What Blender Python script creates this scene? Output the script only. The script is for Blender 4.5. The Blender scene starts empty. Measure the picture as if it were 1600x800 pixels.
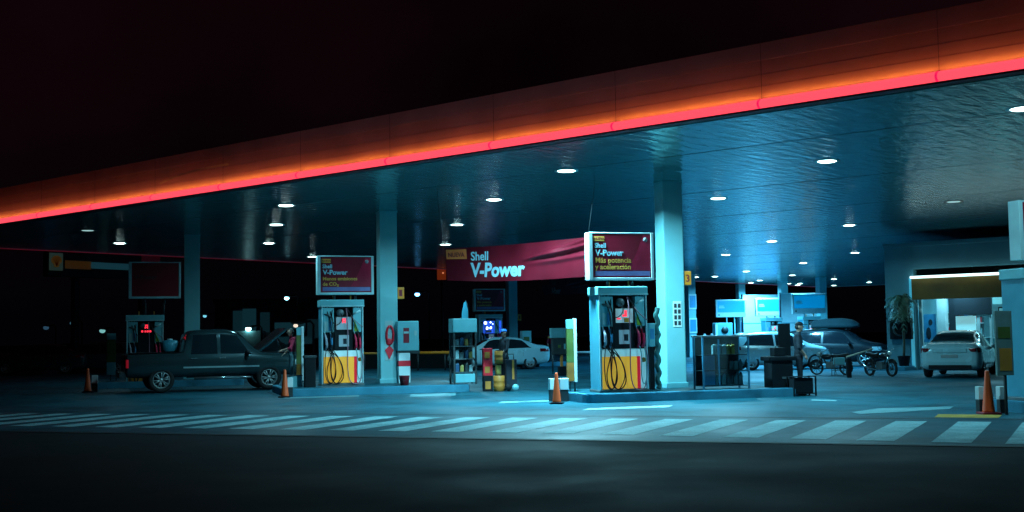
import bpy, bmesh, math, random
from mathutils import Vector, Matrix, Euler
random.seed(7)
C = bpy.context.scene.collection
sc = bpy.context.scene
PI = math.pi
R = math.radians

# ------------------------------------------------------------------ camera
F_PX, HOR, CAM_Z = 1850.0, 125.0, 1.5
cd = bpy.data.cameras.new('camera'); cam = bpy.data.objects.new('camera', cd); C.objects.link(cam)
cd.sensor_width = 36.0; cd.lens = 36.0 * F_PX / 1600.0; cd.clip_end = 2000.0; cd.clip_start = 0.1
pitch = math.atan(HOR / F_PX)
Mc = Matrix.Rotation(PI/2 + pitch, 4, 'X') @ Matrix.Rotation(-0.0155, 4, 'Z')
cam.matrix_world = Matrix.Translation((0, 0, CAM_Z)) @ Mc
sc.camera = cam

def G(u, v, z=0.0):
    """ground point (height z) seen at photo pixel u, v"""
    d = Mc.to_3x3() @ Vector(((u-800)/F_PX, -(v-400)/F_PX, -1)); t = (z - CAM_Z)/d.z
    return Vector((d.x*t, d.y*t, z))
TH = R(40.3)
E1 = Vector((math.cos(TH), -math.sin(TH), 0)); E2 = Vector((math.sin(TH), math.cos(TH), 0))
def EE(a, b, z=0.0):
    p = E1*a + E2*b; return Vector((p.x, p.y, z))
ISL = R(17)          # direction of the pump islands
KZ = 0.2             # island height

# ------------------------------------------------------------------ materials
MATS = {}
def mat(name, col, rough=0.6, metal=0.0, noise=0.12, nscale=3.0, bump=0.0, bscale=40.0, spec=None, coat=0.0):
    if name in MATS: return MATS[name]
    m = bpy.data.materials.new(name); m.use_nodes = True; MATS[name] = m
    nt = m.node_tree; b = nt.nodes['Principled BSDF']
    b.inputs['Roughness'].default_value = rough; b.inputs['Metallic'].default_value = metal
    if spec is not None: b.inputs['Specular IOR Level'].default_value = spec
    if coat: b.inputs['Coat Weight'].default_value = coat; b.inputs['Coat Roughness'].default_value = 0.05
    tc = nt.nodes.new('ShaderNodeTexCoord')
    n = nt.nodes.new('ShaderNodeTexNoise'); n.inputs['Scale'].default_value = nscale; n.inputs['Detail'].default_value = 6
    nt.links.new(tc.outputs['Object'], n.inputs['Vector'])
    r = nt.nodes.new('ShaderNodeValToRGB')
    c0 = tuple(max(0, c*(1-noise*2)) for c in col); c1 = tuple(min(1, c*(1+noise)) for c in col)
    r.color_ramp.elements[0].position = 0.3; r.color_ramp.elements[1].position = 0.7
    r.color_ramp.elements[0].color = (*c0, 1); r.color_ramp.elements[1].color = (*c1, 1)
    nt.links.new(n.outputs['Fac'], r.inputs['Fac']); nt.links.new(r.outputs['Color'], b.inputs['Base Color'])
    mr = nt.nodes.new('ShaderNodeMapRange'); mr.inputs['To Min'].default_value = max(0, rough-0.08); mr.inputs['To Max'].default_value = min(1, rough+0.1)
    nt.links.new(n.outputs['Fac'], mr.inputs['Value']); nt.links.new(mr.outputs['Result'], b.inputs['Roughness'])
    if bump:
        n2 = nt.nodes.new('ShaderNodeTexNoise'); n2.inputs['Scale'].default_value = bscale; n2.inputs['Detail'].default_value = 4
        nt.links.new(tc.outputs['Object'], n2.inputs['Vector'])
        bp = nt.nodes.new('ShaderNodeBump'); bp.inputs['Strength'].default_value = bump; bp.inputs['Distance'].default_value = 0.02
        nt.links.new(n2.outputs['Fac'], bp.inputs['Height']); nt.links.new(bp.outputs['Normal'], b.inputs['Normal'])
    return m
def emit(name, col, strength, base=None):
    if name in MATS: return MATS[name]
    m = bpy.data.materials.new(name); m.use_nodes = True; MATS[name] = m
    b = m.node_tree.nodes['Principled BSDF']
    b.inputs['Base Color'].default_value = (*(base or col), 1); b.inputs['Roughness'].default_value = 0.4
    b.inputs['Emission Color'].default_value = (*col, 1); b.inputs['Emission Strength'].default_value = strength
    return m
def glass(name, col=(0.01, 0.015, 0.02), rough=0.06):
    m = mat(name, col, rough, 0.0, noise=0.02, spec=0.6); return m
def clear_glass(name):
    if name in MATS: return MATS[name]
    m = bpy.data.materials.new(name); m.use_nodes = True; MATS[name] = m; nt = m.node_tree
    out = nt.nodes['Material Output']; nt.nodes.remove(nt.nodes['Principled BSDF'])
    t = nt.nodes.new('ShaderNodeBsdfTransparent'); t.inputs['Color'].default_value = (0.8, 0.9, 0.92, 1)
    g = nt.nodes.new('ShaderNodeBsdfGlossy'); g.inputs['Roughness'].default_value = 0.05
    fr = nt.nodes.new('ShaderNodeFresnel'); fr.inputs['IOR'].default_value = 1.45
    mx = nt.nodes.new('ShaderNodeMixShader')
    nt.links.new(fr.outputs[0], mx.inputs[0]); nt.links.new(t.outputs[0], mx.inputs[1]); nt.links.new(g.outputs[0], mx.inputs[2])
    nt.links.new(mx.outputs[0], out.inputs['Surface']); return m

TEAL = (0.17, 0.43, 0.46)
m_col   = mat('column_paint', (0.22, 0.56, 0.60), 0.45, noise=0.035, nscale=2.0)
m_teal  = mat('pale_teal_metal', (0.19, 0.54, 0.60), 0.4, 0.1, noise=0.06)
m_blue  = mat('blue_side_panel', (0.06, 0.34, 0.46), 0.4, 0.1, noise=0.06)
m_frame = mat('light_frame', (0.55, 0.80, 0.82), 0.35, 0.2, noise=0.04)
m_white = mat('white_paint', (0.74, 0.90, 0.92), 0.45, noise=0.05)
m_offw  = mat('offwhite_panel', (0.42, 0.62, 0.63), 0.5, noise=0.08)
m_dark  = mat('dark_plastic', (0.007, 0.011, 0.015), 0.6, noise=0.15, spec=0.2)
m_black = mat('black_rubber', (0.006, 0.007, 0.008), 0.6, noise=0.2, spec=0.3)
m_grey  = mat('mid_grey_metal', (0.12, 0.16, 0.17), 0.45, 0.3, noise=0.12)
m_dgrey = mat('dark_grey_metal', (0.035, 0.05, 0.055), 0.5, 0.2, noise=0.15)
m_yel   = mat('yellow_panel', (1.0, 0.30, 0.02), 0.42, noise=0.03)
m_yel2  = mat('yellow_dull', (0.70, 0.26, 0.04), 0.55, noise=0.12)
m_red   = mat('red_paint', (0.95, 0.02, 0.04), 0.45, noise=0.06)
m_dred  = mat('dark_red', (0.30, 0.015, 0.03), 0.55, noise=0.1)
m_oran  = mat('cone_orange', (1.0, 0.11, 0.02), 0.55, noise=0.08)
m_marn  = mat('sign_maroon', (0.30, 0.006, 0.026), 0.4, noise=0.15, nscale=1.2)
m_lav   = mat('sign_lavender', (0.22, 0.20, 0.45), 0.4, noise=0.2, nscale=2)
m_sblue = mat('letter_blue_white', (0.42, 0.75, 0.85), 0.4, noise=0.03)
m_syel  = mat('letter_yellow', (0.95, 0.42, 0.08), 0.4, noise=0.03)
m_badge = mat('badge_grey', (0.25, 0.25, 0.25), 0.4)
m_otag  = mat('tag_orange', (1.0, 0.20, 0.05), 0.5, noise=0.05)
m_hosep = mat('pink_hose', (0.38, 0.18, 0.24), 0.5)
m_hosew = mat('pale_hose', (0.25, 0.5, 0.52), 0.5)
m_nblue = mat('nozzle_blue', (0.05, 0.32, 0.60), 0.4)
m_nred  = mat('nozzle_red', (1.0, 0.03, 0.10), 0.4)
m_npale = mat('nozzle_pale', (0.40, 0.40, 0.48), 0.4)
m_skin  = mat('skin', (0.42, 0.24, 0.17), 0.55, noise=0.05)
m_hair  = mat('hair', (0.012, 0.010, 0.009), 0.6)
m_eye   = mat('eye_dark', (0.01, 0.01, 0.01), 0.3)
m_navy  = mat('navy_cloth', (0.012, 0.022, 0.035), 0.8)
m_navy2 = mat('navy_trousers', (0.010, 0.016, 0.026), 0.85)
m_tyre  = mat('tyre', (0.010, 0.011, 0.012), 0.7, noise=0.2)
m_rim   = mat('alloy_rim', (0.50, 0.56, 0.57), 0.32, 0.6, noise=0.05)
m_glass = glass('car_glass')
m_clear = clear_glass('shop_glass')
m_lampr = mat('tail_lamp_red', (0.22, 0.01, 0.015), 0.15)
m_lampw = mat('head_lamp', (0.55, 0.65, 0.66), 0.12, 0.3)
m_dome  = emit('lamp_lens', (0.72, 1.0, 0.98), 14.0)
m_domed = emit('lamp_lens_dim', (0.45, 0.75, 0.75), 0.6)
m_redled = emit('red_led', (1.0, 0.03, 0.06), 1.3)
m_disp  = emit('display_lit', (0.50, 0.80, 0.85), 0.18)
m_disp2 = emit('display_grey', (0.30, 0.48, 0.55), 0.12)
m_yeldoor = mat('yellow_graphic_added_glow', (1.0, 0.42, 0.03), 0.42, noise=0.03)
_b = m_yeldoor.node_tree.nodes['Principled BSDF']; _b.inputs['Emission Color'].default_value = (1.0, 0.56, 0.06, 1); _b.inputs['Emission Strength'].default_value = 0.30   # emission added to brighten the pump door, no lamp behind it
m_neon  = emit('neon_bar_red', (1.0, 0.075, 0.115), 1.0)
m_neonj = emit('neon_joint', (0.75, 0.01, 0.09), 0.9)
m_led   = emit('white_led_strip', (0.62, 0.97, 1.0), 2.2)

# ------------------------------------------------------------------ mesh building
class MB:
    def __init__(s): s.bm = bmesh.new()
    def _mat(s, fs, mi):
        for f in fs: f.material_index = mi
    def box(s, c, d, bev=0.0, rot=None, mi=0):
        M = Matrix.Translation(c) @ (rot.to_matrix().to_4x4() if rot else Matrix.Identity(4)) @ Matrix.Diagonal((d[0], d[1], d[2], 1))
        r = bmesh.ops.create_cube(s.bm, size=1.0, matrix=M); vs = r['verts']
        fs = set(f for v in vs for f in v.link_faces); s._mat(fs, mi)
        if bev > 0:
            es = set(e for v in vs for e in v.link_edges)
            b = bmesh.ops.bevel(s.bm, geom=list(es), offset=bev, segments=2, affect='EDGES', profile=0.6)
            s._mat(b['faces'], mi)
        return s
    def bx(s, x0, x1, y0, y1, z0, z1, bev=0.0, mi=0):
        return s.box(((x0+x1)/2, (y0+y1)/2, (z0+z1)/2), (abs(x1-x0), abs(y1-y0), abs(z1-z0)), bev, None, mi)
    def poly(s, pts, mi=0):
        f = s.bm.faces.new([s.bm.verts.new(p) for p in pts]); f.material_index = mi; return s
    def prism(s, pts, h, mi=0, M=None):
        """pts 2d (x,y) extruded 0..h in z then transformed by M"""
        M = M or Matrix.Identity(4)
        a = [s.bm.verts.new(M @ Vector((p[0], p[1], 0))) for p in pts]; b = [s.bm.verts.new(M @ Vector((p[0], p[1], h))) for p in pts]
        n = len(pts); fs = [s.bm.faces.new(a[::-1]), s.bm.faces.new(b)]
        for i in range(n): fs.append(s.bm.faces.new((a[i], a[(i+1) % n], b[(i+1) % n], b[i])))
        s._mat(fs, mi); return s
    def lathe(s, prof, c=(0, 0, 0), n=24, axis='Z', mi=0, rot=None, cap=True):
        A = {'Z': Matrix.Identity(3), 'X': Matrix.Rotation(PI/2, 3, 'Y'), 'Y': Matrix.Rotation(-PI/2, 3, 'X')}[axis]
        if rot: A = rot.to_matrix() @ A
        c = Vector(c); rings = []
        for (r, z) in prof:
            if r < 1e-5: rings.append([s.bm.verts.new(c + A @ Vector((0, 0, z)))])
            else: rings.append([s.bm.verts.new(c + A @ Vector((r*math.cos(2*PI*k/n), r*math.sin(2*PI*k/n), z))) for k in range(n)])
        for a, b in zip(rings, rings[1:]):
            for k in range(n):
                q = []
                for v in (a[k % len(a)], a[(k+1) % len(a)], b[(k+1) % len(b)], b[k % len(b)]):
                    if v not in q: q.append(v)
                if len(q) > 2:
                    try: f = s.bm.faces.new(q); f.material_index = mi; f.smooth = True
                    except ValueError: pass
        for e_ in (rings[0], rings[-1]) if cap else ():
            if len(e_) > 2:
                try: f = s.bm.faces.new(e_); f.material_index = mi
                except ValueError: pass
        return s
    def tube(s, pts, r, n=8, mi=0, smooth=0):
        pts = [Vector(p) for p in pts]
        if smooth: pts = catmull(pts, smooth)
        rs = r if isinstance(r, (list, tuple)) else None
        rings = []; up = Vector((0, 0, 1)); prev = None
        for i, p in enumerate(pts):
            t = (pts[min(i+1, len(pts)-1)] - pts[max(i-1, 0)])
            t = t.normalized() if t.length > 1e-9 else Vector((0, 0, 1))
            a = prev - t*prev.dot(t) if prev else t.cross(Vector((0.3, 0.9, 0.2)))
            if a.length < 1e-6: a = t.orthogonal()
            a.normalize(); prev = a; b = t.cross(a)
            rr = r if rs is None else (rs[0] + (rs[-1]-rs[0])*i/(len(pts)-1))
            rings.append([s.bm.verts.new(p + (a*math.cos(2*PI*k/n) + b*math.sin(2*PI*k/n))*rr) for k in range(n)])
        for a, b in zip(rings, rings[1:]):
            for k in range(n):
                f = s.bm.faces.new((a[k], a[(k+1) % n], b[(k+1) % n], b[k])); f.smooth = True; f.material_index = mi
        for e_ in (rings[0][::-1], rings[-1]):
            f = s.bm.faces.new(e_); f.material_index = mi
        return s
    def ball(s, c, r, mi=0, seg=16, rot=None):
        r = r if isinstance(r, (tuple, list)) else (r, r, r)
        M = Matrix.Translation(c) @ (rot.to_matrix().to_4x4() if rot else Matrix.Identity(4)) @ Matrix.Diagonal((*r, 1))
        nv = max(6, seg*2//3); V = s.bm.verts.new; top = V(M @ Vector((0, 0, 1))); bot = V(M @ Vector((0, 0, -1)))
        rg = [[V(M @ Vector((math.sin(PI*j/nv)*math.cos(2*PI*k/seg), math.sin(PI*j/nv)*math.sin(2*PI*k/seg), math.cos(PI*j/nv)))) for k in range(seg)] for j in range(1, nv)]
        for k in range(seg):
            k2 = (k+1) % seg
            for q in [(top, rg[0][k], rg[0][k2])] + [(a[k], b[k], b[k2], a[k2]) for a, b in zip(rg, rg[1:])] + [(rg[-1][k], bot, rg[-1][k2])]:
                f = s.bm.faces.new(q); f.smooth = True; f.material_index = mi
        return s
    def build(s, name, mats, parent=None, loc=None, rz=0.0, smooth=False):
        bmesh.ops.recalc_face_normals(s.bm, faces=s.bm.faces)
        me = bpy.data.meshes.new(name); s.bm.to_mesh(me); s.bm.free()
        for m in (mats if isinstance(mats, (list, tuple)) else [mats]): me.materials.append(m)
        if smooth:
            for p in me.polygons: p.use_smooth = True
        return link(name, me, parent, loc, rz)
def link(name, me, parent=None, loc=None, rz=0.0):
    o = bpy.data.objects.new(name, me); C.objects.link(o)
    if parent: o.parent = parent
    if loc is not None: o.location = loc
    o.rotation_euler = (0, 0, rz); return o
def catmull(pts, k):
    out = []; P = [pts[0]*2-pts[1]] + pts + [pts[-1]*2-pts[-2]]
    for i in range(1, len(P)-2):
        for j in range(k):
            t = j/k; a, b, c, d = P[i-1], P[i], P[i+1], P[i+2]
            out.append(0.5*((2*b) + (c-a)*t + (2*a-5*b+4*c-d)*t*t + (3*b-a-3*c+d)*t*t*t))
    out.append(pts[-1]); return out
def tag(o, label, cat, group=None, kind=None):
    if label: o['label'] = label
    if cat: o['category'] = cat
    if group: o['group'] = group
    if kind: o['kind'] = kind
    return o
def thing(name, label, cat, loc=(0, 0, 0), rz=0.0, group=None):
    o = bpy.data.objects.new(name, None); C.objects.link(o); o.empty_display_size = 0.2
    o.location = loc; o.rotation_euler = (0, 0, rz); return tag(o, label, cat, group)
def dup(root, loc, rz, label, group=None, skip=()):
    def rec(o, par):
        c = o.copy(); C.objects.link(c)
        if par: c.parent = par
        for ch in list(o.children):
            if ch.name.split('.')[0] not in skip: rec(ch, c)
        return c
    r = rec(root, None); r.location = loc; r.rotation_euler = (0, 0, rz); r['label'] = label
    if group: r['group'] = group
    return r
def text(body, size, m, parent, loc, rot=(PI/2, 0, 0), bold=0.0, name='lettering', ext=0.002, align='LEFT', sx=1.0):
    cu = bpy.data.curves.new('t', 'FONT'); cu.body = body; cu.size = size; cu.extrude = ext; cu.offset = bold; cu.align_x = align
    cu.resolution_u = 3
    t = bpy.data.objects.new('t', cu); C.objects.link(t)
    me = bpy.data.meshes.new_from_object(t.evaluated_get(bpy.context.evaluated_depsgraph_get()))
    bpy.data.objects.remove(t); bpy.data.curves.remove(cu)
    me.name = name; me.materials.clear(); me.materials.append(m)
    for v in me.vertices: v.co.x *= sx
    o = link(name, me, parent, loc); o.rotation_euler = rot; return o
def structure(o): o['kind'] = 'structure'; return o

# ------------------------------------------------------------------ world
w = bpy.data.worlds.new('World'); sc.world = w; w.use_nodes = True
nt = w.node_tree; bg = nt.nodes['Background']
sky = nt.nodes.new('ShaderNodeTexSky'); sky.sky_type = 'NISHITA'; sky.sun_disc = False
sky.sun_elevation = R(-8); sky.sun_rotation = R(200)
ad = nt.nodes.new('ShaderNodeMix'); ad.data_type = 'RGBA'; ad.blend_type = 'ADD'; ad.inputs[0].default_value = 1.0
sky_scale = nt.nodes.new('ShaderNodeMix'); sky_scale.data_type = 'RGBA'; sky_scale.blend_type = 'MULTIPLY'; sky_scale.inputs[0].default_value = 1.0
nt.links.new(sky.outputs[0], sky_scale.inputs[6]); sky_scale.inputs[7].default_value = (0.001, 0.001, 0.001, 1)
cl = nt.nodes.new('ShaderNodeTexNoise'); cl.inputs['Scale'].default_value = 2.2; cl.inputs['Detail'].default_value = 6
tcw = nt.nodes.new('ShaderNodeTexCoord'); nt.links.new(tcw.outputs['Generated'], cl.inputs['Vector'])
crp = nt.nodes.new('ShaderNodeValToRGB'); crp.color_ramp.elements[0].position = 0.35; crp.color_ramp.elements[1].position = 0.7
crp.color_ramp.elements[0].color = (0.014, 0.0035, 0.008, 1); crp.color_ramp.elements[1].color = (0.062, 0.015, 0.027, 1)   # city glow under cloud
nt.links.new(cl.outputs['Fac'], crp.inputs['Fac']); sep = nt.nodes.new('ShaderNodeSeparateXYZ'); nt.links.new(tcw.outputs['Generated'], sep.inputs[0])
hz = nt.nodes.new('ShaderNodeMapRange'); hz.inputs['From Min'].default_value = 0.02; hz.inputs['From Max'].default_value = 0.20; nt.links.new(sep.outputs['Z'], hz.inputs['Value'])
hm = nt.nodes.new('ShaderNodeMix'); hm.data_type = 'RGBA'; hm.inputs[6].default_value = (0.006, 0.006, 0.012, 1); nt.links.new(hz.outputs['Result'], hm.inputs[0])
nt.links.new(crp.outputs['Color'], hm.inputs[7]); nt.links.new(hm.outputs[2], ad.inputs[7])
nt.links.new(sky_scale.outputs[2], ad.inputs[6])
nt.links.new(ad.outputs[2], bg.inputs['Color']); bg.inputs['Strength'].default_value = 0.08

# ------------------------------------------------------------------ ground
def ground_mat(name, dark, light, scale, rough, speck=0.25, stain=0.8, crack=0.0):
    m = bpy.data.materials.new(name); m.use_nodes = True; nt = m.node_tree; b = nt.nodes['Principled BSDF']
    tc = nt.nodes.new('ShaderNodeTexCoord')
    def noise(s, d=8):
        n = nt.nodes.new('ShaderNodeTexNoise'); n.inputs['Scale'].default_value = s; n.inputs['Detail'].default_value = d
        nt.links.new(tc.outputs['Object'], n.inputs['Vector']); return n
    a, f = noise(scale), noise(60, 3)
    r = nt.nodes.new('ShaderNodeValToRGB'); r.color_ramp.elements[0].position = 0.32; r.color_ramp.elements[1].position = 0.68
    r.color_ramp.elements[0].color = (*dark, 1); r.color_ramp.elements[1].color = (*light, 1)
    nt.links.new(a.outputs['Fac'], r.inputs['Fac'])
    mx = nt.nodes.new('ShaderNodeMix'); mx.data_type = 'RGBA'; mx.blend_type = 'MULTIPLY'; mx.inputs[0].default_value = speck
    rr = nt.nodes.new('ShaderNodeValToRGB'); rr.color_ramp.elements[0].position = 0.35; rr.color_ramp.elements[1].position = 0.6
    nt.links.new(f.outputs['Fac'], rr.inputs['Fac'])
    nt.links.new(r.outputs['Color'], mx.inputs[6]); nt.links.new(rr.outputs['Color'], mx.inputs[7])
    nt.links.new(mx.outputs[2], b.inputs['Base Color'])
    stn = noise(0.9, 10); sr = nt.nodes.new('ShaderNodeValToRGB'); sr.color_ramp.elements[0].position = 0.56; sr.color_ramp.elements[1].position = 0.66
    sr.color_ramp.elements[0].color = (1, 1, 1, 1); sr.color_ramp.elements[1].color = (0.55, 0.55, 0.55, 1); nt.links.new(stn.outputs['Fac'], sr.inputs['Fac'])
    m2 = nt.nodes.new('ShaderNodeMix'); m2.data_type = 'RGBA'; m2.blend_type = 'MULTIPLY'; m2.inputs[0].default_value = stain
    nt.links.new(mx.outputs[2], m2.inputs[6]); nt.links.new(sr.outputs['Color'], m2.inputs[7])
    vo = nt.nodes.new('ShaderNodeTexVoronoi'); vo.feature = 'DISTANCE_TO_EDGE'; vo.inputs['Scale'].default_value = 0.22; nt.links.new(tc.outputs['Object'], vo.inputs['Vector'])
    wp = noise(1.3, 6); va = nt.nodes.new('ShaderNodeMix'); va.data_type = 'RGBA'; va.blend_type = 'LINEAR_LIGHT'; va.inputs[0].default_value = 0.5
    nt.links.new(tc.outputs['Object'], va.inputs[6]); nt.links.new(wp.outputs['Color'], va.inputs[7]); nt.links.new(va.outputs[2], vo.inputs['Vector'])
    cr = nt.nodes.new('ShaderNodeValToRGB'); cr.color_ramp.elements[0].position = 0.0; cr.color_ramp.elements[1].position = 0.006
    cr.color_ramp.elements[0].color = (0.3, 0.3, 0.3, 1); cr.color_ramp.elements[1].color = (1, 1, 1, 1); nt.links.new(vo.outputs['Distance'], cr.inputs['Fac'])
    m3 = nt.nodes.new('ShaderNodeMix'); m3.data_type = 'RGBA'; m3.blend_type = 'MULTIPLY'; m3.inputs[0].default_value = crack
    nt.links.new(m2.outputs[2], m3.inputs[6]); nt.links.new(cr.outputs['Color'], m3.inputs[7]); nt.links.new(m3.outputs[2], b.inputs['Base Color'])
    b.inputs['Specular IOR Level'].default_value = 0.18
    st = noise(0.35, 5); mr = nt.nodes.new('ShaderNodeMapRange'); mr.inputs['From Min'].default_value = 0.35; mr.inputs['From Max'].default_value = 0.65
    mr.inputs['To Min'].default_value = rough-0.14; mr.inputs['To Max'].default_value = rough+0.12
    nt.links.new(st.outputs['Fac'], mr.inputs['Value']); nt.links.new(mr.outputs['Result'], b.inputs['Roughness'])
    bp = nt.nodes.new('ShaderNodeBump'); bp.inputs['Strength'].default_value = 0.35; bp.inputs['Distance'].default_value = 0.01
    nt.links.new(f.outputs['Fac'], bp.inputs['Height']); nt.links.new(bp.outputs['Normal'], b.inputs['Normal'])
    return m
m_road = ground_mat('road_asphalt', (0.0065, 0.0105, 0.017), (0.0090, 0.0135, 0.021), 1.6, 0.85, 0.7, 0.15, 0.9)
m_fore = ground_mat('forecourt_concrete', (0.006, 0.070, 0.100), (0.012, 0.118, 0.162), 0.6, 0.50, 0.35, 0.9, 0.7)
m_mark = ground_mat('worn_white_paint', (0.24, 0.52, 0.57), (0.44, 0.76, 0.81), 2.5, 0.55, 0.45, 0.7)
m_markd = ground_mat('faded_white_paint', (0.10, 0.25, 0.28), (0.18, 0.38, 0.42), 2.0, 0.55)
m_yelp = ground_mat('worn_yellow_paint', (0.35, 0.22, 0.04), (0.6, 0.38, 0.07), 3, 0.55)
m_kerb = ground_mat('kerb_concrete', (0.04, 0.22, 0.32), (0.07, 0.32, 0.46), 2.0, 0.6)

mb = MB(); mb.poly([(-600, -120, 0), (600, -120, 0), (600, 900, 0), (-600, 900, 0)]); structure(mb.build('ground', m_road))
# crosswalk frame: axis along the kerb line of the forecourt
CW0 = Vector((0.0, 17.6, 0)); cwd = Vector((math.cos(R(19.5)), -math.sin(R(19.5)), 0)); cwn = Vector((-cwd.y, cwd.x, 0))
def CW(a, b, z): p = CW0 + cwd*a + cwn*b; return (p.x, p.y, z)
mb = MB(); mb.poly([CW(-160, -0.25, 0.004), CW(60, -0.25, 0.004), CW(60, 140, 0.004), CW(-160, 140, 0.004)]); structure(mb.build('forecourt', m_fore))
mb = MB()
for k in range(44):
    x0 = 7.65 - k*0.934; a = 0.50; j = random.uniform(-0.03, 0.03); n0 = 0.85 - 0.115*max(0, x0-0.4); sk = 0.24 + 0.03*max(0, x0)
    mb.poly([CW(x0+j, n0, 0.008), CW(x0+a+j, n0-0.04, 0.008), CW(x0+a+sk+j*0.5, 4.0, 0.008), CW(x0+sk, 4.0, 0.008)])
structure(mb.build('crosswalk_marking', m_mark))
mb = MB(); mb.poly([CW(-160, 4.55, 0.0085), CW(60, 4.55, 0.0085), CW(60, 4.65, 0.0085), CW(-160, 4.65, 0.0085)])
mb.poly([CW(-160, -0.32, 0.0085), CW(60, -0.32, 0.0085), CW(60, -0.16, 0.0085), CW(-160, -0.16, 0.0085)])
structure(mb.build('gutter_joint', mat('joint_dark', (0.018, 0.026, 0.03), 0.7, noise=0.2, nscale=2)))
def ground_quad(px, m, name, z=0.009):
    mb = MB(); mb.poly([tuple(G(u, v, z)) for u, v in px]); structure(mb.build(name, m))
mb = MB()
for k in range(-9, 6):
    p = EE(-15.7+4.2*k, 22); q_ = Matrix.Rotation(ISL, 3, 'Z')
    for a_, b_ in (((-0.012, -3), (0.012, 30)),):
        c4 = [q_ @ Vector((x, y, 0)) for x, y in ((a_[0], a_[1]), (b_[0], a_[1]), (b_[0], b_[1]), (a_[0], b_[1]))]
        mb.poly([(p.x+v.x, p.y+v.y, 0.0065) for v in c4])
structure(mb.build('slab_joint', MATS['joint_dark']))
ground_quad([(908, 641), (920, 638), (1051, 633), (1045, 636)], m_mark, 'lane_marking')
ground_quad([(1330, 644), (1372, 638), (1490, 635), (1484, 639), (1345, 647)], m_markd, 'lane_marking')
ground_quad([(1460, 652), (1466, 647), (1566, 648), (1560, 653)], m_yelp, 'yellow_marking')
ground_quad([(778, 630), (784, 627.5), (862, 625), (862, 627)], m_markd, 'lane_marking')
ground_quad([(440, 623), (446, 621), (562, 617.5), (560, 619.5)], m_markd, 'lane_marking')
ground_quad([(640, 620), (642, 616), (712, 614), (712, 618)], m_markd, 'lane_marking')
ground_quad([(1268, 626), (1268, 624), (1308, 625), (1306, 627)], m_markd, 'lane_marking')

# ------------------------------------------------------------------ canopy
HC = 5.2
def soffit_mat():
    m = bpy.data.materials.new('glossy_soffit'); m.use_nodes = True; nt = m.node_tree; b = nt.nodes['Principled BSDF']
    b.inputs['Base Color'].default_value = (0.10, 0.31, 0.33, 1); b.inputs['Metallic'].default_value = 0.4; b.inputs['Roughness'].default_value = 0.19
    tc = nt.nodes.new('ShaderNodeTexCoord')
    mp = nt.nodes.new('ShaderNodeMapping'); nt.links.new(tc.outputs['Object'], mp.inputs['Vector'])
    mp.inputs['Scale'].default_value = (1.0, 0.30, 1.0)
    n = nt.nodes.new('ShaderNodeTexNoise'); n.inputs['Scale'].default_value = 5.0; n.inputs['Detail'].default_value = 2; n.inputs['Distortion'].default_value = 0.6
    nt.links.new(mp.outputs[0], n.inputs['Vector'])
    wv = nt.nodes.new('ShaderNodeTexWave'); wv.wave_type = 'BANDS'; wv.bands_direction = 'X'; wv.inputs['Scale'].default_value = 0.9
    wv.inputs['Distortion'].default_value = 5.0; wv.inputs['Detail'].default_value = 3; wv.inputs['Detail Scale'].default_value = 0.6
    nt.links.new(tc.outputs['Object'], wv.inputs['Vector'])
    ad = nt.nodes.new('ShaderNodeMath'); ad.operation = 'ADD'; nt.links.new(n.outputs['Fac'], ad.inputs[0])
    ml = nt.nodes.new('ShaderNodeMath'); ml.operation = 'MULTIPLY'; ml.inputs[1].default_value = 0.16; nt.links.new(wv.outputs['Fac'], ml.inputs[0])
    nt.links.new(ml.outputs[0], ad.inputs[1])
    bp = nt.nodes.new('ShaderNodeBump'); bp.inputs['Strength'].default_value = 0.45; bp.inputs['Distance'].default_value = 0.05
    nt.links.new(ad.outputs[0], bp.inputs['Height']); nt.links.new(bp.outputs['Normal'], b.inputs['Normal'])
    return m
m_soff = soffit_mat()
X0, X1, Y0, Y1 = -44.4, 5.45, 17.95, 93.0
can = thing('forecourt_canopy', 'huge flat petrol station canopy with glowing red light bar along its front edge', 'canopy', (0, 0, 0), -TH)
mb = MB(); mb.bx(X0, X1, Y0, Y1, HC, HC+0.25); mb.build('soffit', m_soff, can)
mb = MB(); mb.bx(X0+0.02, X1-0.02, Y0+0.02, Y1-0.02, HC+0.25, HC+1.15); mb.build('roof_deck', m_dgrey, can)
# seams of the soffit sheets, strips standing a few mm proud
mb = MB()
for k in range(1, 13): mb.bx(X0+0.05, X1-0.05, Y0+k*6.0-3.008, Y0+k*6.0-2.992, HC-0.005, HC+0.01)
mb.build('soffit_seam', mat('seam_teal', (0.04, 0.10, 0.12), 0.5), can)
m_fred = mat('fascia_pale_rose', (0.68, 0.36, 0.38), 0.55, noise=0.12, nscale=0.8)
m_fyel = mat('fascia_yellow', (0.72, 0.36, 0.05), 0.45, noise=0.04, nscale=0.8)
# front fascia: yellow band, lower and upper red panels with a step between
mb = MB(); mb.bx(X0, X1, Y0-0.06, Y0, HC+0.02, HC+0.46); mb.build('lower_band', m_fred, can)
mb = MB(); mb.bx(X0, X1, Y0-0.057, Y0, HC+0.463, HC+0.66); mb.build('middle_band', m_fred, can)
mb = MB(); mb.bx(X0, X1, Y0-0.055, Y0, HC+0.663, HC+0.90); mb.build('fascia_panel', m_fred, can)
mb = MB(); mb.bx(X0, X1, Y0-0.058, Y0+0.02, HC+0.903, HC+1.20, 0.003); mb.build('fascia_cap', m_fred, can)
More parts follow.
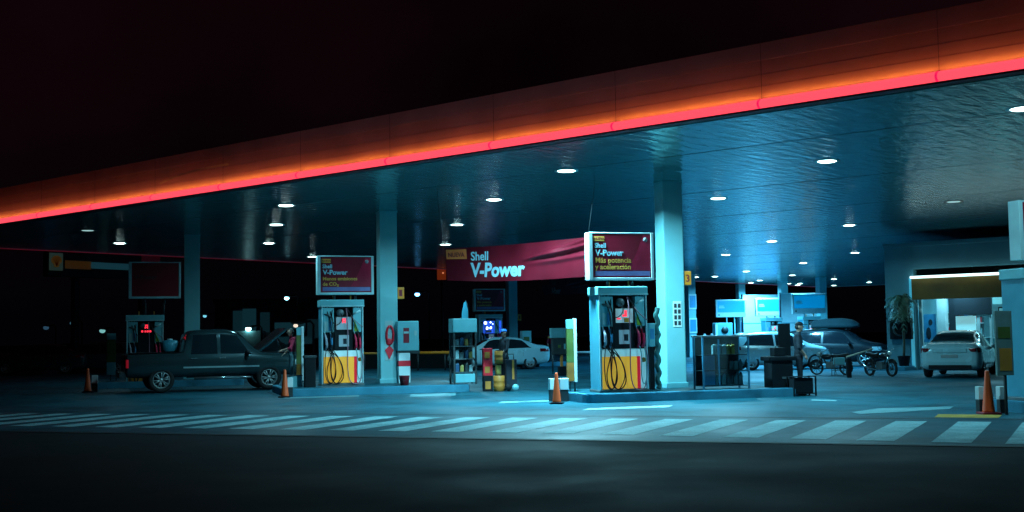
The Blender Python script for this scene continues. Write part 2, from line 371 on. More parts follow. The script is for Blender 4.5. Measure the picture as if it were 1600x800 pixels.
# sides and back
mb = MB(); mb.bx(X0-0.06, X0-0.001, Y0-0.06, Y1, HC-0.02, HC+1.18); mb.build('fascia_panel', m_fred, can)
mb = MB(); mb.bx(X1+0.001, X1+0.06, Y0-0.06, Y1, HC-0.02, HC+1.18); mb.build('fascia_panel', m_fred, can)
mb = MB(); mb.bx(X0, X1, Y1+0.001, Y1+0.06, HC-0.02, HC+1.18); mb.build('fascia_panel', m_fred, can)
# light bar: bulging lens segments three metres long
def half_round(mb, xa, xb, yb, z0, z1, d):
    n = 7; prof = []
    for k in range(n+1):
        t = k/n; prof.append((yb - d*math.sin(PI*(0.12+0.76*t))**0.8, z0 + (z1-z0)*t))
    prof += [(yb, z1), (yb, z0)]
    M = Matrix(((0, 0, 1, xa), (1, 0, 0, 0), (0, 1, 0, 0), (0, 0, 0, 1)))
    return mb.prism(prof, xb-xa, 0, M)
segs = [-6.55+3.02*k for k in range(-13, 5)]
segs = [s for s in segs if X0 < s < X1]
ends = [X0] + segs + [X1]
for a, b in zip(ends, ends[1:]):
    mb = MB(); half_round(mb, a+0.02, b-0.02, Y0-0.062, HC+0.05, HC+0.225, 0.15); mb.build('light_bar', m_neon, can)
for s in segs:
    mb = MB(); half_round(mb, s-0.018, s+0.018, Y0-0.062, HC+0.045, HC+0.23, 0.158); mb.build('bar_joint', m_neonj, can)
mb = MB(); mb.bx(X0, X1, Y0-0.25, Y0-0.062, HC+0.012, HC+0.042); mb.build('bar_tray', m_dred, can)
mb = MB(); mb.bx(X0-0.16, X0-0.062, Y0, Y1, HC-0.03, HC+0.15); mb.build('light_bar', emit('neon_side', (0.5, 0.01, 0.05), 0.16), can)
# loose trim strip lifting off the left part of the fascia
mb = MB(); P = []
a0, a1 = -27.4, -24.4
pts = [(a0+(a1-a0)*t, Y0-0.10-0.10*math.sin(PI*t), HC+0.47+0.20*t+0.05*math.sin(PI*t)) for t in [i/10 for i in range(11)]]
for p, q in zip(pts, pts[1:]):
    mb.poly([p, q, (q[0], q[1]-0.012, q[2]+0.055), (p[0], p[1]-0.012, p[2]+0.055)])
for p, q in zip(pts, pts[1:]):
    mb.poly([(p[0], p[1]+0.012, p[2]), (q[0], q[1]+0.012, q[2]), (q[0], q[1], q[2]+0.055), (p[0], p[1], p[2]+0.055)])
mb.build('loose_trim', mat('trim_pale', (0.75, 0.55, 0.35), 0.4), can)
# amber wash along the top of the bar: the strip lamps that light the fascia
for a, b in zip(ends, ends[1:]):
    for nm_, y_, z_, e_, c_, tilt in (('amber_strip', Y0-0.115, HC+0.236, 2.0, (1.0, 0.46, 0.05), 2), ('crimson_strip', Y0-0.21, HC+0.236, 0.62, (1.0, 0.09, 0.12), 14)):
        ld = bpy.data.lights.new(nm_, 'AREA'); ld.shape = 'RECTANGLE'; ld.size = (b-a)-0.05; ld.size_y = 0.03
        ld.energy = e_*(b-a)/3.0; ld.color = c_
        lo = bpy.data.objects.new(nm_, ld); C.objects.link(lo); lo.parent = can
        lo.location = ((a+b)/2, y_, z_); lo.rotation_euler = (R(180-tilt), 0, 0)
for k, s_ in enumerate(segs):
    mb = MB(); mb.bx(s_-0.004, s_+0.004, Y0-0.0615, Y0-0.05, HC+0.24, HC+1.19); mb.build('panel_joint', mat('joint_rose', (0.30, 0.14, 0.14), 0.7), can)

# ceiling lights ------------------------------------------------------
LAMPS = [  # u, v, watts, colour kind, label
 (1598,170,60,'c','ceiling downlight at the right edge of the photo, nearest the light bar'),
 (1292,252,200,'c','lone ceiling downlight right of the nearest pale column, under rippled soffit'),
 (885,267,1150,'c','brightest ceiling downlight with a blue halo, above the front crosswalk'),
 (447,321,80,'c','upper ceiling downlight of the left trio, nearest the light bar'),
 (432,351,32,'c','middle ceiling downlight of the left trio above the pickup'),
 (420,380,28,'c','lower ceiling downlight of the left trio above the pickup'),
 (488,401,70,'c','small ceiling downlight just left of the second pump\'s maroon sign'),
 (187,380,12,'c','lit ceiling downlight farthest left, above the darkest pump'),
 (137,360,0,'off','dim unlit ceiling downlight at far left above the station sign'),
 (772,312,190,'c','ceiling downlight with a doubled lens left of the brightest lamp'),
 (714,351,170,'c','ceiling downlight above the left end of the stretched banner, upper of two'),
 (696,382,260,'c','ceiling downlight touching the banner\'s top left corner, lower of two'),
 (1122,310,400,'c','ceiling downlight just right of the head of the nearest column'),
 (1490,315,0,'off','dim ceiling downlight before the shop front'),
 (1327,352,80,'c','ceiling downlight above and left of the shop\'s corner'),
 (1206,377,620,'b','largest ceiling downlight in the blue lit bay'),
 (1134,398,620,'b','ceiling downlight at upper left of the blue lit bay'),
 (1336,395,60,'c','ceiling downlight beside the shop\'s upper left corner'),
 (1255,411,600,'b','ceiling downlight above the three far blue signs'),
 (1087,433,220,'b','tiny far ceiling downlight beside a thin column behind the nearest one'),
 (1117,432,380,'b','far ceiling downlight above the leftmost blue sign'),
 (1166,424,450,'b','far ceiling downlight just above the head of the far left column'),
 (1148,443,320,'b','far ceiling downlight left of the far left column\'s head'),
 (1187,438,450,'b','far ceiling downlight right of the far left column\'s head'),
 (1210,447,350,'b','lowest far ceiling downlight between two far columns'),
 (1232,443,260,'b','tiny far ceiling downlight right of the middle far column\'s head'),
 (1250,443,420,'b','far ceiling downlight between middle and right far columns'),
 (1238,430,420,'b','far ceiling downlight above the middle far column'),
 (1303,436,140,'b','upper of two far ceiling downlights beside the right far column'),
 (1303,446,120,'b','lower of two far ceiling downlights beside the right far column'),
 (1358,441,60,'b','last far ceiling downlight above the dark car with roof box'),
]
LCOL = {'c': (0.31, 0.82, 1.0), 'b': (0.13, 0.62, 1.0)}
def make_lamp(lens):
    t = thing('ceiling_light', None, 'ceiling light')
    mb = MB(); mb.lathe([(0.20, -0.004), (0.27, -0.012), (0.27, 0.03), (0.20, 0.03), (0.20, -0.004)], n=28, cap=False); mb.build('trim_ring', m_frame if lens is m_dome else m_grey, t)
    mb = MB(); mb.lathe([(0.0, -0.022), (0.10, -0.020), (0.17, -0.014), (0.198, 0.0), (0.19, 0.02), (0, 0.02)], n=28); mb.build('lens', lens, t, smooth=True)
    return t
protos = {}
for u, v, wt, kd, lab in LAMPS:
    p = G(u, v, HC); a, b = p.dot(E1), p.dot(E2); a = max(a, -43.7); b = min(b, 92.3); p = EE(a, b, HC-0.0)
    key = 'off' if kd == 'off' else 'on'
    if key not in protos:
        o = make_lamp(m_domed if kd == 'off' else m_dome); protos[key] = o; o.location = p; o['label'] = lab; o['group'] = 'downlights set in the canopy soffit'
    else: o = dup(protos[key], p, 0, lab, 'downlights set in the canopy soffit')
    if kd != 'off':
        ld = bpy.data.lights.new('downlight', 'AREA'); ld.shape = 'DISK'; ld.size = 0.34; ld.energy = wt*(1.7 if kd == 'b' else 1.0); ld.color = LCOL[kd]; ld.spread = R(156)
        lo = bpy.data.objects.new('downlight_glow', ld); C.objects.link(lo); lo.location = (p.x, p.y, HC-0.034)

# ------------------------------------------------------------------ columns
def column(a, b, wdt, label, skin=None, px=None):
    p = EE(a, b) if px is None else G(px[0], px[1], KZ)
    t = thing('column', label, 'column', (p.x, p.y, 0), ISL, 'square columns holding up the canopy'); h = wdt/2
    mb = MB(); mb.bx(-h, h, -h, h, 0, HC-0.002, 0.025); mb.build('shaft', skin or m_col, t)
    mb = MB(); mb.bx(-h-0.012, h+0.012, -h-0.012, h+0.012, HC-0.05, HC-0.003, 0.004); mb.build('head_collar', m_teal, t)
    mb = MB(); mb.bx(-h-0.03, h+0.03, -h-0.03, h+0.03, 0.0, KZ+0.12, 0.01); mb.build('base_plinth', m_teal, t)
    return t
colC = column(0, 0, 0.52, 'thick pale column on the front island, black printed notices on its face', px=(1051, 605))
colB = column(0, 0, 0.52, 'pale column beside the second pump, red extinguisher signs on its face', px=(606, 598))
colA = column(-35.3, 24.3, 0.52, 'dim grey column rising behind the pickup bed')
colD = column(0, 0, 0.50, 'slim pale column rising behind the white sedan, under the banner', px=(801, 562.7))
colE = column(0, 0, 0.5, 'slim far column close behind the nearest thick column', px=(1081, 553))
colF = column(0, 0, 0.55, 'far column beside the leftmost blue sign, in the blue lit bay', px=(1159.5, 546))
colG = column(0, 0, 0.55, 'far column between the two right blue signs', px=(1226, 546))
colH = column(0, 0, 0.55, 'rightmost far column, next to the dark gap before the shop', px=(1286, 547))

def flag(parent_loc, dx, dz, label, digit=None):
    t = thing('number_flag', label, 'sign', (parent_loc.x, parent_loc.y, 0), ISL, 'yellow number flags on the columns')
    mb = MB(); mb.bx(0.265, 0.46, -0.24, -0.06, dz-0.17, dz+0.17, 0.015); mb.build('flag_body', m_yel, t)
    if digit: text(digit, 0.24, m_dred, t, (0.30, -0.243, dz-0.085), bold=0.004)
    else:
        mb = MB(); mb.bx(0.31, 0.40, -0.244, -0.238, dz-0.09, dz+0.09, 0.0); mb.build('faded_mark', m_dred, t)
    return t
flag(colC.location, 0, 2.84, 'yellow number 3 flag on the right side of the thickest column', '3')
flag(colB.location, 0, 2.80, 'dull yellow flag on the column beside the second pump')
flag(colD.location, 0, 2.5, 'small yellow flag on the slim column behind the white sedan')

# notices on column C
t = thing('notice_sheet', 'white notice sheet with black symbols on the thickest column', 'notice', (colC.location.x, colC.location.y, 0), ISL)
mb = MB(); mb.bx(-0.06, 0.16, -0.268, -0.2615, 1.66, 2.28); mb.build('sheet', m_white, t)
for k in range(4):
    for j in range(2):
        mb = MB(); mb.bx(-0.035+j*0.10, 0.035+j*0.10, -0.272, -0.2685, 1.70+k*0.14, 1.80+k*0.14); mb.build('symbol', m_dgrey, t)
# red extinguisher signs on column B
t = thing('extinguisher_sign', 'white strip with red loop and red diamond on the second pump\'s column', 'sign', (colB.location.x, colB.location.y, 0), ISL)
mb = MB(); mb.bx(-0.12, 0.12, -0.268, -0.2615, 0.85, 2.0); mb.build('backing', m_offw, t)
mb = MB(); mb.tube([(0.02+0.10*math.sin(2*PI*k/20), -0.272, 1.58+0.26*math.cos(2*PI*k/20)) for k in range(21)], 0.035, 8); mb.build('red_loop', m_red, t)
mb = MB(); mb.prism([(-0.13, 0), (0, -0.27), (0.13, 0), (0, 0.13)], 0.02, 0, Matrix.Translation((0.0, -0.27, 1.15)) @ Matrix.Rotation(PI/2, 4, 'X')); mb.build('red_diamond', m_red, t)
mb = MB(); mb.ball((0.0, -0.275, 1.38), (0.10, 0.03, 0.10)); mb.build('red_disc', m_red, t)

# ------------------------------------------------------------------ islands
def island(name, origin, xa, xb, ya, yb, label):
    t = thing(name, label, 'island', (origin.x, origin.y, 0), ISL, 'raised kerbs the pumps stand on')
    def rr(x0, x1, y0, y1, r):
        o = []
        for cx, cy, a0 in ((x1-r, y1-r, 0), (x0+r, y1-r, 90), (x0+r, y0+r, 180), (x1-r, y0+r, 270)):
            for k in range(6): a = R(a0+18*k); o.append((cx+r*math.cos(a), cy+r*math.sin(a)))
        return o
    mb = MB(); mb.prism(rr(xa, xb, ya, yb, 0.25), KZ-0.02); mb.prism(rr(xa+0.02, xb-0.02, ya+0.02, yb-0.02, 0.23), 0.02, 0, Matrix.Translation((0, 0, KZ-0.02)))
    mb.build('kerb', m_kerb, t)
    mb = MB(); mb.prism(rr(xa+0.16, xb-0.16, ya+0.16, yb-0.16, 0.15), 0.004, 0, Matrix.Translation((0, 0, KZ))); mb.build('paving', m_fore, t)
    return t
pC = G(968, 612, KZ); pB = G(533, 602, KZ); pM = G(765, 567.2, KZ); pR = G(1632, 624, KZ)
pA = EE(-34.9, 22.2)
island('pump_island', pC, -1.1, 4.25, -0.75, 1.75, 'brightly lit front pump island with the vivid yellow pump and thick column')
island('pump_island', pB, -1.75, 3.3, -1.75, 1.75, 'middle pump island with the dim yellow pump and its column')
island('pump_island', pA, -1.75, 3.2, -0.55, 1.75, 'dark left pump island behind the pickup')
island('pump_island', pM, -2.0, 4.0, -0.7, 2.2, 'second row pump island beyond the white sedan')
island('pump_island', pR, -0.8, 5.0, -0.6, 1.0, 'right pump island cut by the photo\'s right edge')

# ------------------------------------------------------------------ pumps
def make_pump(label):
    t = thing('fuel_pump', label, 'fuel pump', (0, 0, 0), ISL, 'fuel pumps on the islands')
    W, D, H = 0.58, 0.31, 2.38
    mb = MB(); mb.bx(-W-0.02, W+0.02, -D-0.02, D+0.02, 0, 0.06, 0.008); mb.build('plinth', m_grey, t)
    for sgn in (-1, 1):
        mb = MB(); mb.bx(sgn*W, sgn*(W-0.045), -D, D, 0.06, H-0.20, 0.012); mb.build('side_panel', m_blue, t)
        mb = MB(); mb.bx(sgn*(W+0.002), sgn*(W-0.03), -D-0.008, -D+0.02, 0.06, H-0.20, 0.006); mb.build('edge_strip', m_frame, t)
    mb = MB(); mb.bx(-W-0.03, W+0.03, -D-0.02, D+0.02, H-0.20, H, 0.02); mb.build('header', m_teal, t)
    mb = MB(); mb.bx(-W-0.032, W+0.032, -D-0.028, -D-0.0195, H-0.19, H-0.165); mb.build('header_trim', m_frame, t)
    for x in (-0.2, 0.28):
        mb = MB(); mb.tube([(x, 0, H), (x, 0, H+0.13)], 0.02); mb.build('roof_stub', m_yel2, t)
    # back wall of the upper bay, and the two pale hose cassettes
    mb = MB(); mb.bx(-W+0.046, W-0.046, -0.06, 0.06, 1.0, H-0.2); mb.build('bay_wall', m_dark, t)
    for sgn, xa, xb in ((-1, -W+0.05, -0.235), (1, 0.30, W-0.05)):
        mb = MB(); mb.bx(xa, xb, -D+0.012, -0.065, 1.48, H-0.22, 0.01); mb.build('hose_cassette', m_teal, t)
        mb = MB(); mb.bx(xa+0.005, xb-0.005, -D+0.07, -0.065, 0.98, 1.475, 0.01); mb.build('nozzle_bay', m_dark, t)
    # small price stickers on the left cassette
    for k, mm in ((0, m_offw), (1, m_nblue)):
        mb = MB(); mb.bx(-0.50+k*0.12, -0.41+k*0.12, -D+0.003, -D+0.0095, 1.52, 1.78); mb.build('grade_sticker', mm, t)
    mb = MB(); mb.prism([(0, 0), (0.13, 0), (0.0, 0.30)], 0.007, 0, Matrix.Translation((0.335, -D+0.010, 1.5)) @ Matrix.Rotation(PI/2, 4, 'X')); mb.build('grade_sticker', mat('sticker_lime', (0.35, 0.55, 0.05), 0.5), t)
    # central dark fascia with two displays
    mb = MB(); mb.bx(-0.225, 0.29, -D+0.03, -0.07, 0.98, 1.92, 0.012); mb.build('control_panel', m_dark, t)
    mb = MB(); mb.bx(-0.17, 0.25, -D+0.018, -D+0.032, 1.56, 1.88, 0.006); d = mb.build('price_display', m_disp, t)
    mb = MB(); mb.bx(0.04, 0.10, -D+0.010, -D+0.0165, 1.70, 1.84); mb.bx(-0.01, 0.045, -D+0.0105, -D+0.0168, 1.70, 1.745); mb.build('lit_digits', m_redled, d)
    mb = MB(); mb.bx(0.03, 0.16, -D+0.010, -D+0.0165, 1.57, 1.665); mb.build('yellow_key', m_yel, d)
    mb = MB(); mb.bx(-0.14, -0.05, -D+0.010, -D+0.0165, 1.64, 1.67); mb.build('lit_digits', m_redled, d)
    mb = MB(); mb.bx(-0.10, 0.18, -D+0.018, -D+0.032, 1.08, 1.40, 0.006); d = mb.build('card_panel', m_disp2, t)
    mb = MB(); mb.bx(0.02, 0.12, -D+0.011, -D+0.0165, 1.15, 1.30); mb.build('keypad', m_navy, d)
    # lower doors
    mb = MB(); mb.bx(-W+0.05, W-0.05, -D+0.012, D-0.02, 0.07, 0.97, 0.008); mb.build('lower_cabinet', m_white, t)
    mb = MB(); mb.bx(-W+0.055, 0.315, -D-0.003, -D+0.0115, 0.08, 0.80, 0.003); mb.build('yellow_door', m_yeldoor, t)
    mb = MB(); mb.bx(0.320, 0.395, -D-0.003, -D+0.0115, 0.08, 0.80, 0.003); mb.build('red_stripe', emit('red_graphic_added_glow', (1.0, 0.01, 0.06), 0.24, (0.8, 0.02, 0.04)), t)  # stripe brightened by added emission, it is not a lit part
    mb = MB(); mb.bx(0.40, W-0.052, -D-0.003, -D+0.0115, 0.08, 0.80, 0.003); mb.build('white_graphic', emit('white_graphic_added_glow', (0.35, 0.85, 0.95), 0.22, (0.74, 0.9, 0.92)), t)  # white panel gets the same added glow in place of frontal light
    mb = MB(); mb.bx(-W+0.055, W-0.052, -D-0.003, -D+0.0115, 0.805, 0.955, 0.003); mb.build('white_graphic', MATS['white_graphic_added_glow'], t)  # same added glow on the upper white strip
    mb = MB(); mb.lathe([(0, 0), (0.055, 0), (0.055, 0.008), (0, 0.008)], (0.475, -D-0.0035, 0.72), 20, 'Y', rot=Euler((0, 0, PI))); mb.build('round_emblem', m_yel2, t)
    # hose outlets on the header underside
    for x in (-0.50, -0.42, -0.34, 0.38, 0.46, 0.53):
        mb = MB(); mb.tube([(x, -D+0.03, H-0.2), (x, -D+0.03, H-0.33)], 0.012, 6); mb.build('hose_outlet', m_frame, t)
    mb = MB(); mb.ball((-0.06, -D+0.02, 2.02), (0.11, 0.05, 0.10)); mb.build('hose_reel', m_grey, t)
    mb = MB(); mb.tube([(0.30, -D+0.04, 1.98), (0.40, -D, 2.02), (0.50, -D+0.02, 2.08)], 0.03, 8); mb.build('breakaway', m_frame, t)
    mb = MB(); mb.tube([(-0.50, -D+0.04, 1.98), (-0.38, -D, 1.95), (-0.30, -D+0.02, 1.90)], 0.035, 8); mb.build('breakaway', m_grey, t)
    # nozzles
    for x, mm in ((-0.45, m_npale), (-0.30, m_nblue), (0.37, m_nred), (0.48, m_nred)):
        n_ = MB(); n_.tube([(x, -D+0.06, 1.02), (x+0.01, -D-0.02, 1.12), (x-0.01, -D-0.03, 1.30), (x-0.03, -D+0.03, 1.42)], [0.035, 0.024], 8, smooth=3)
        n_.box((x, -D-0.02, 1.22), (0.05, 0.075, 0.20), 0.015); nz = n_.build('nozzle', mm, t)
        s_ = MB(); s_.tube([(x-0.03, -D+0.03, 1.42), (x-0.05, -D+0.02, 1.50)], 0.014, 6); s_.build('spout', m_frame, nz)
    # hoses, hanging in loops in front of the doors
    yf = -D-0.045
    def hose(pts, m, r=0.014):
        mb = MB(); mb.tube(pts, r, 7, smooth=6); mb.build('hose', m, t)
    hose([(-0.34, -D+0.02, 2.06), (-0.28, yf, 1.8), (-0.27, yf, 1.3), (-0.30, yf, 0.95), (-0.44, yf-0.02, 0.45), (-0.40, yf-0.02, 0.14), (-0.28, yf-0.02, 0.12), (-0.20, yf-0.01, 0.5), (-0.30, yf, 1.03)], m_black)
    hose([(-0.42, -D+0.02, 2.06), (-0.33, yf, 1.7), (-0.31, yf, 1.1), (-0.35, yf-0.03, 0.6), (-0.30, yf-0.03, 0.16), (-0.12, yf-0.03, 0.08), (0.01, yf-0.02, 0.25), (-0.04, yf-0.02, 0.6), (-0.20, yf, 0.85), (-0.45, yf+0.02, 1.03)], m_black)
    hose([(-0.28, yf, 1.0), (-0.12, yf-0.04, 0.75), (-0.02, yf-0.04, 0.40), (-0.12, yf-0.04, 0.12), (-0.24, yf-0.04, 0.10), (-0.33, yf-0.02, 0.4), (-0.28, yf, 0.95)], m_black, 0.012)
    hose([(-0.46, yf, 1.0), (-0.50, yf-0.02, 0.6), (-0.46, yf-0.03, 0.2), (-0.33, yf-0.03, 0.07), (-0.20, yf-0.03, 0.3), (-0.24, yf-0.01, 0.7), (-0.40, yf, 0.98)], m_black, 0.012)
    hose([(0.10, -D+0.02, 2.14), (0.12, yf, 1.95), (0.14, yf-0.01, 1.3), (0.13, yf-0.01, 0.6), (0.16, yf-0.01, 0.25), (0.24, yf-0.01, 0.08), (0.40, yf-0.01, 0.05), (0.50, yf, 0.18), (0.56, yf, 0.7), (0.50, yf, 1.03)], m_hosep)
    hose([(0.14, -D+0.02, 2.15), (0.25, yf, 1.9), (0.36, yf, 1.65), (0.44, yf, 1.45), (0.50, yf+0.01, 1.2)], m_black)
    hose([(0.12, -D+0.02, 2.15), (0.30, yf, 1.85), (0.48, yf, 1.68), (0.56, yf, 1.62)], m_hosep, 0.011)
    hose([(0.37, yf, 1.03), (0.41, yf, 0.8), (0.40, yf, 0.4), (0.44, yf, 0.2), (0.51, yf, 0.25), (0.53, yf, 0.6), (0.49, yf, 1.02)], m_hosew)
    hose([(-0.10, -D+0.02, 2.14), (-0.02, yf, 1.9), (-0.06, yf, 1.75), (-0.20, yf, 1.68), (-0.30, yf, 1.85), (-0.28, -D+0.02, 2.1)], m_black, 0.012)
    return t
pump1 = make_pump('vivid yellow and white fuel pump under the maroon sign, on the front island')
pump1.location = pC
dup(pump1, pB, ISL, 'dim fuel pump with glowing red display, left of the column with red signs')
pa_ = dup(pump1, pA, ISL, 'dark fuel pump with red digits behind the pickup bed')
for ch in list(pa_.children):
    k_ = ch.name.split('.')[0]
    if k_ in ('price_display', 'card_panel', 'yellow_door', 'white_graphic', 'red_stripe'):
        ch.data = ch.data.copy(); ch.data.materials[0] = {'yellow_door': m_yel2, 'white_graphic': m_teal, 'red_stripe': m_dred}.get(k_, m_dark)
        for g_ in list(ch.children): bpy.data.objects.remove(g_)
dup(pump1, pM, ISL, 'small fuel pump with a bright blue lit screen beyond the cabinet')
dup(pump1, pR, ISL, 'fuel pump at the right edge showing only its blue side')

# second display set lit stronger for the two dim pumps: red numeral blocks
for loc, lab, sc_ in ((pA, 'glowing red price board on the darkest pump', 1.0), (pB, 'small glowing red price board on the second pump', 0.8)):
    t = thing('price_board', lab, 'display', (loc.x, loc.y, KZ), ISL)
    mb = MB(); mb.bx(-0.16, 0.24, -0.322, -0.305, 1.55, 1.90, 0.004); mb.build('board_body', m_dark if sc_ == 1.0 else m_disp2, t)
    mb = MB(); mb.bx(-0.01, 0.09, -0.328, -0.3235, 1.83, 1.86); mb.bx(-0.01, 0.02, -0.328, -0.3235, 1.73, 1.825); mb.bx(0.06, 0.09, -0.328, -0.3235, 1.73, 1.825); mb.bx(0.022, 0.058, -0.328, -0.3235, 1.765, 1.79); mb.build('lit_mark', m_redled, t)
    if sc_ == 1.0:
        for k in range(4):
            mb = MB(); mb.bx(-0.12+k*0.085, -0.06+k*0.085, -0.328, -0.3235, 1.61, 1.67); mb.build('lit_mark', m_redled, t)
# lit screen above pump M
t = thing('lit_screen', 'bright blue and white lit screen on the second row pump', 'screen', (pM.x, pM.y, KZ), ISL)
mb = MB(); mb.bx(-0.38, 0.52, -0.345, -0.32, 1.45, 2.05, 0.01); mb.build('screen_body', emit('screen_blue', (0.02, 0.10, 0.75), 0.9), t)
mb = MB(); mb.bx(0.18, 0.40, -0.352, -0.347, 1.45, 2.05); mb.build('screen_pane', m_teal, t)
me_ = emit('screen_white', (0.75, 0.95, 1.0), 3.0)
for x, z, s in ((-0.28, 1.95, 0.075), (-0.2, 1.70, 0.07), (-0.02, 1.72, 0.06), (-0.02, 1.98, 0.04), (0.10, 1.9, 0.03)):
    mb = MB(); mb.ball((x, -0.35, z), (s, 0.012, s)); mb.build('bright_icon', me_, t)
mb = MB(); mb.bx(-0.25, 0.02, -0.353, -0.347, 1.48, 1.60); mb.build('pink_icon', mat('icon_pink', (0.55, 0.3, 0.35), 0.5), t)

# ------------------------------------------------------------------ maroon signs above the pumps
m_mag = mat('sign_magenta', (0.55, 0.008, 0.05), 0.4, noise=0.2, nscale=1.5)
def sign_base(label, dim=False, far=False):
    t = thing('pump_sign', label, 'sign', (0, 0, 0), ISL, 'framed signs above the pumps')
    z0, z1, hw = 2.55, 3.60, 0.77
    mb = MB(); mb.bx(-hw, hw, -0.12, 0.12, z0, z1, 0.02); mb.build('box', m_teal, t)
    fr = MB(); fr.bx(-hw-0.02, -hw+0.07, -0.16, 0.13, z0-0.02, z1+0.02, 0.012); fr.bx(hw-0.04, hw+0.03, -0.15, 0.13, z0-0.02, z1+0.02, 0.012)
    fr.bx(-hw+0.072, hw-0.042, -0.15, 0.12, z0-0.021, z0+0.04, 0.01); fr.bx(-hw+0.072, hw-0.042, -0.14, 0.12, z1-0.01, z1+0.021, 0.01)
    fr.build('frame', m_frame, t)
    for x in (-0.3, 0.3):
        mb = MB(); mb.tube([(x, 0, 2.38), (x, 0, 2.55)], 0.035); mb.build('post', m_dgrey, t)
    mb = MB(); mb.bx(-hw+0.073, hw-0.043, -0.135, -0.121, z0+0.043, z1-0.013); mb.build('face', (m_marn if not far else mat('sign_far_blue', (0.02, 0.30, 0.62), 0.35, noise=0.06)), t)
    return t
def maroon_sign(loc, label, lines, emph=True):
    t = sign_base(label); t.location = loc
    hw, y = 0.77, -0.138
    mb = MB(); mb.bx(-hw+0.13, hw-0.07, -0.1385, -0.1352, 2.63, 2.74); mb.build('lower_band', m_lav, t)
    mb = MB(); mb.prism([(0.15, 2.76), (hw-0.046, 2.76), (hw-0.046, 3.56), (0.55, 3.56), (0.35, 3.1)], 0.0015, 0, Matrix.Translation((0, -0.1352, 0)) @ Matrix.Rotation(PI/2, 4, 'X')); mb.build('magenta_field', m_mag, t)
    mb = MB(); mb.bx(-hw+0.10, -hw+0.36, -0.1395, -0.1355, 3.42, 3.53, 0.0); g = mb.build('yellow_tag', m_syel, t)
    text('NUEVA', 0.075, m_marn, g, (-hw+0.115, -0.1398, 3.448), bold=0.001, name='lettering', ext=0.001)
    mb = MB(); mb.lathe([(0, 0), (0.055, 0), (0.055, 0.006), (0, 0.006)], (0.60, -0.1355, 3.46), 20, 'Y', rot=Euler((0, 0, PI))); mb.build('round_badge', m_badge, t)
    text('Shell', 0.15, m_sblue, t, (-hw+0.12, -0.139, 3.27), bold=0.004)
    text('V-Power', 0.19, m_sblue, t, (-hw+0.14, -0.139, 3.09), bold=0.006)
    text(lines[0], lines[2], m_syel, t, (-hw+0.13, -0.139, 2.93), bold=0.004)
    text(lines[1], lines[2], m_syel, t, (-hw+0.13, -0.139, 2.78), bold=0.004)
    return t
off = Vector((math.cos(ISL), math.sin(ISL), 0))
maroon_sign(pC + off*0.06, 'maroon framed sign with yellow slogan above the brightest pump', ('Más potencia', 'y aceleración', 0.165))
maroon_sign(pB + off*0.12, 'dim maroon framed sign above the second pump, left of the pale column', ('Menos emisiones', 'de CO₂', 0.14))
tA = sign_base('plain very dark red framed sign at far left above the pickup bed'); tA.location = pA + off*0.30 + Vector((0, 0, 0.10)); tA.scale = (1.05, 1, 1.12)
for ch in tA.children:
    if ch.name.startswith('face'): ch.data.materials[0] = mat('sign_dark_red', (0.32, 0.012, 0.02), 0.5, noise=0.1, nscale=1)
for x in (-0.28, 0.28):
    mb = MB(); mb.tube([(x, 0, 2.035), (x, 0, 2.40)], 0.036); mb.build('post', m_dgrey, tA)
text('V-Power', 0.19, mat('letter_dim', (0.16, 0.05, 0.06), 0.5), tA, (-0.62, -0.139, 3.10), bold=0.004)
maroon_sign(pM + off*0.0, 'small far maroon framed sign left of the slim column behind the sedan', ('Más potencia', 'y aceleración', 0.14))
tR = sign_base('pale framed sign cut off by the right photo edge'); tR.location = pR + off*0.28

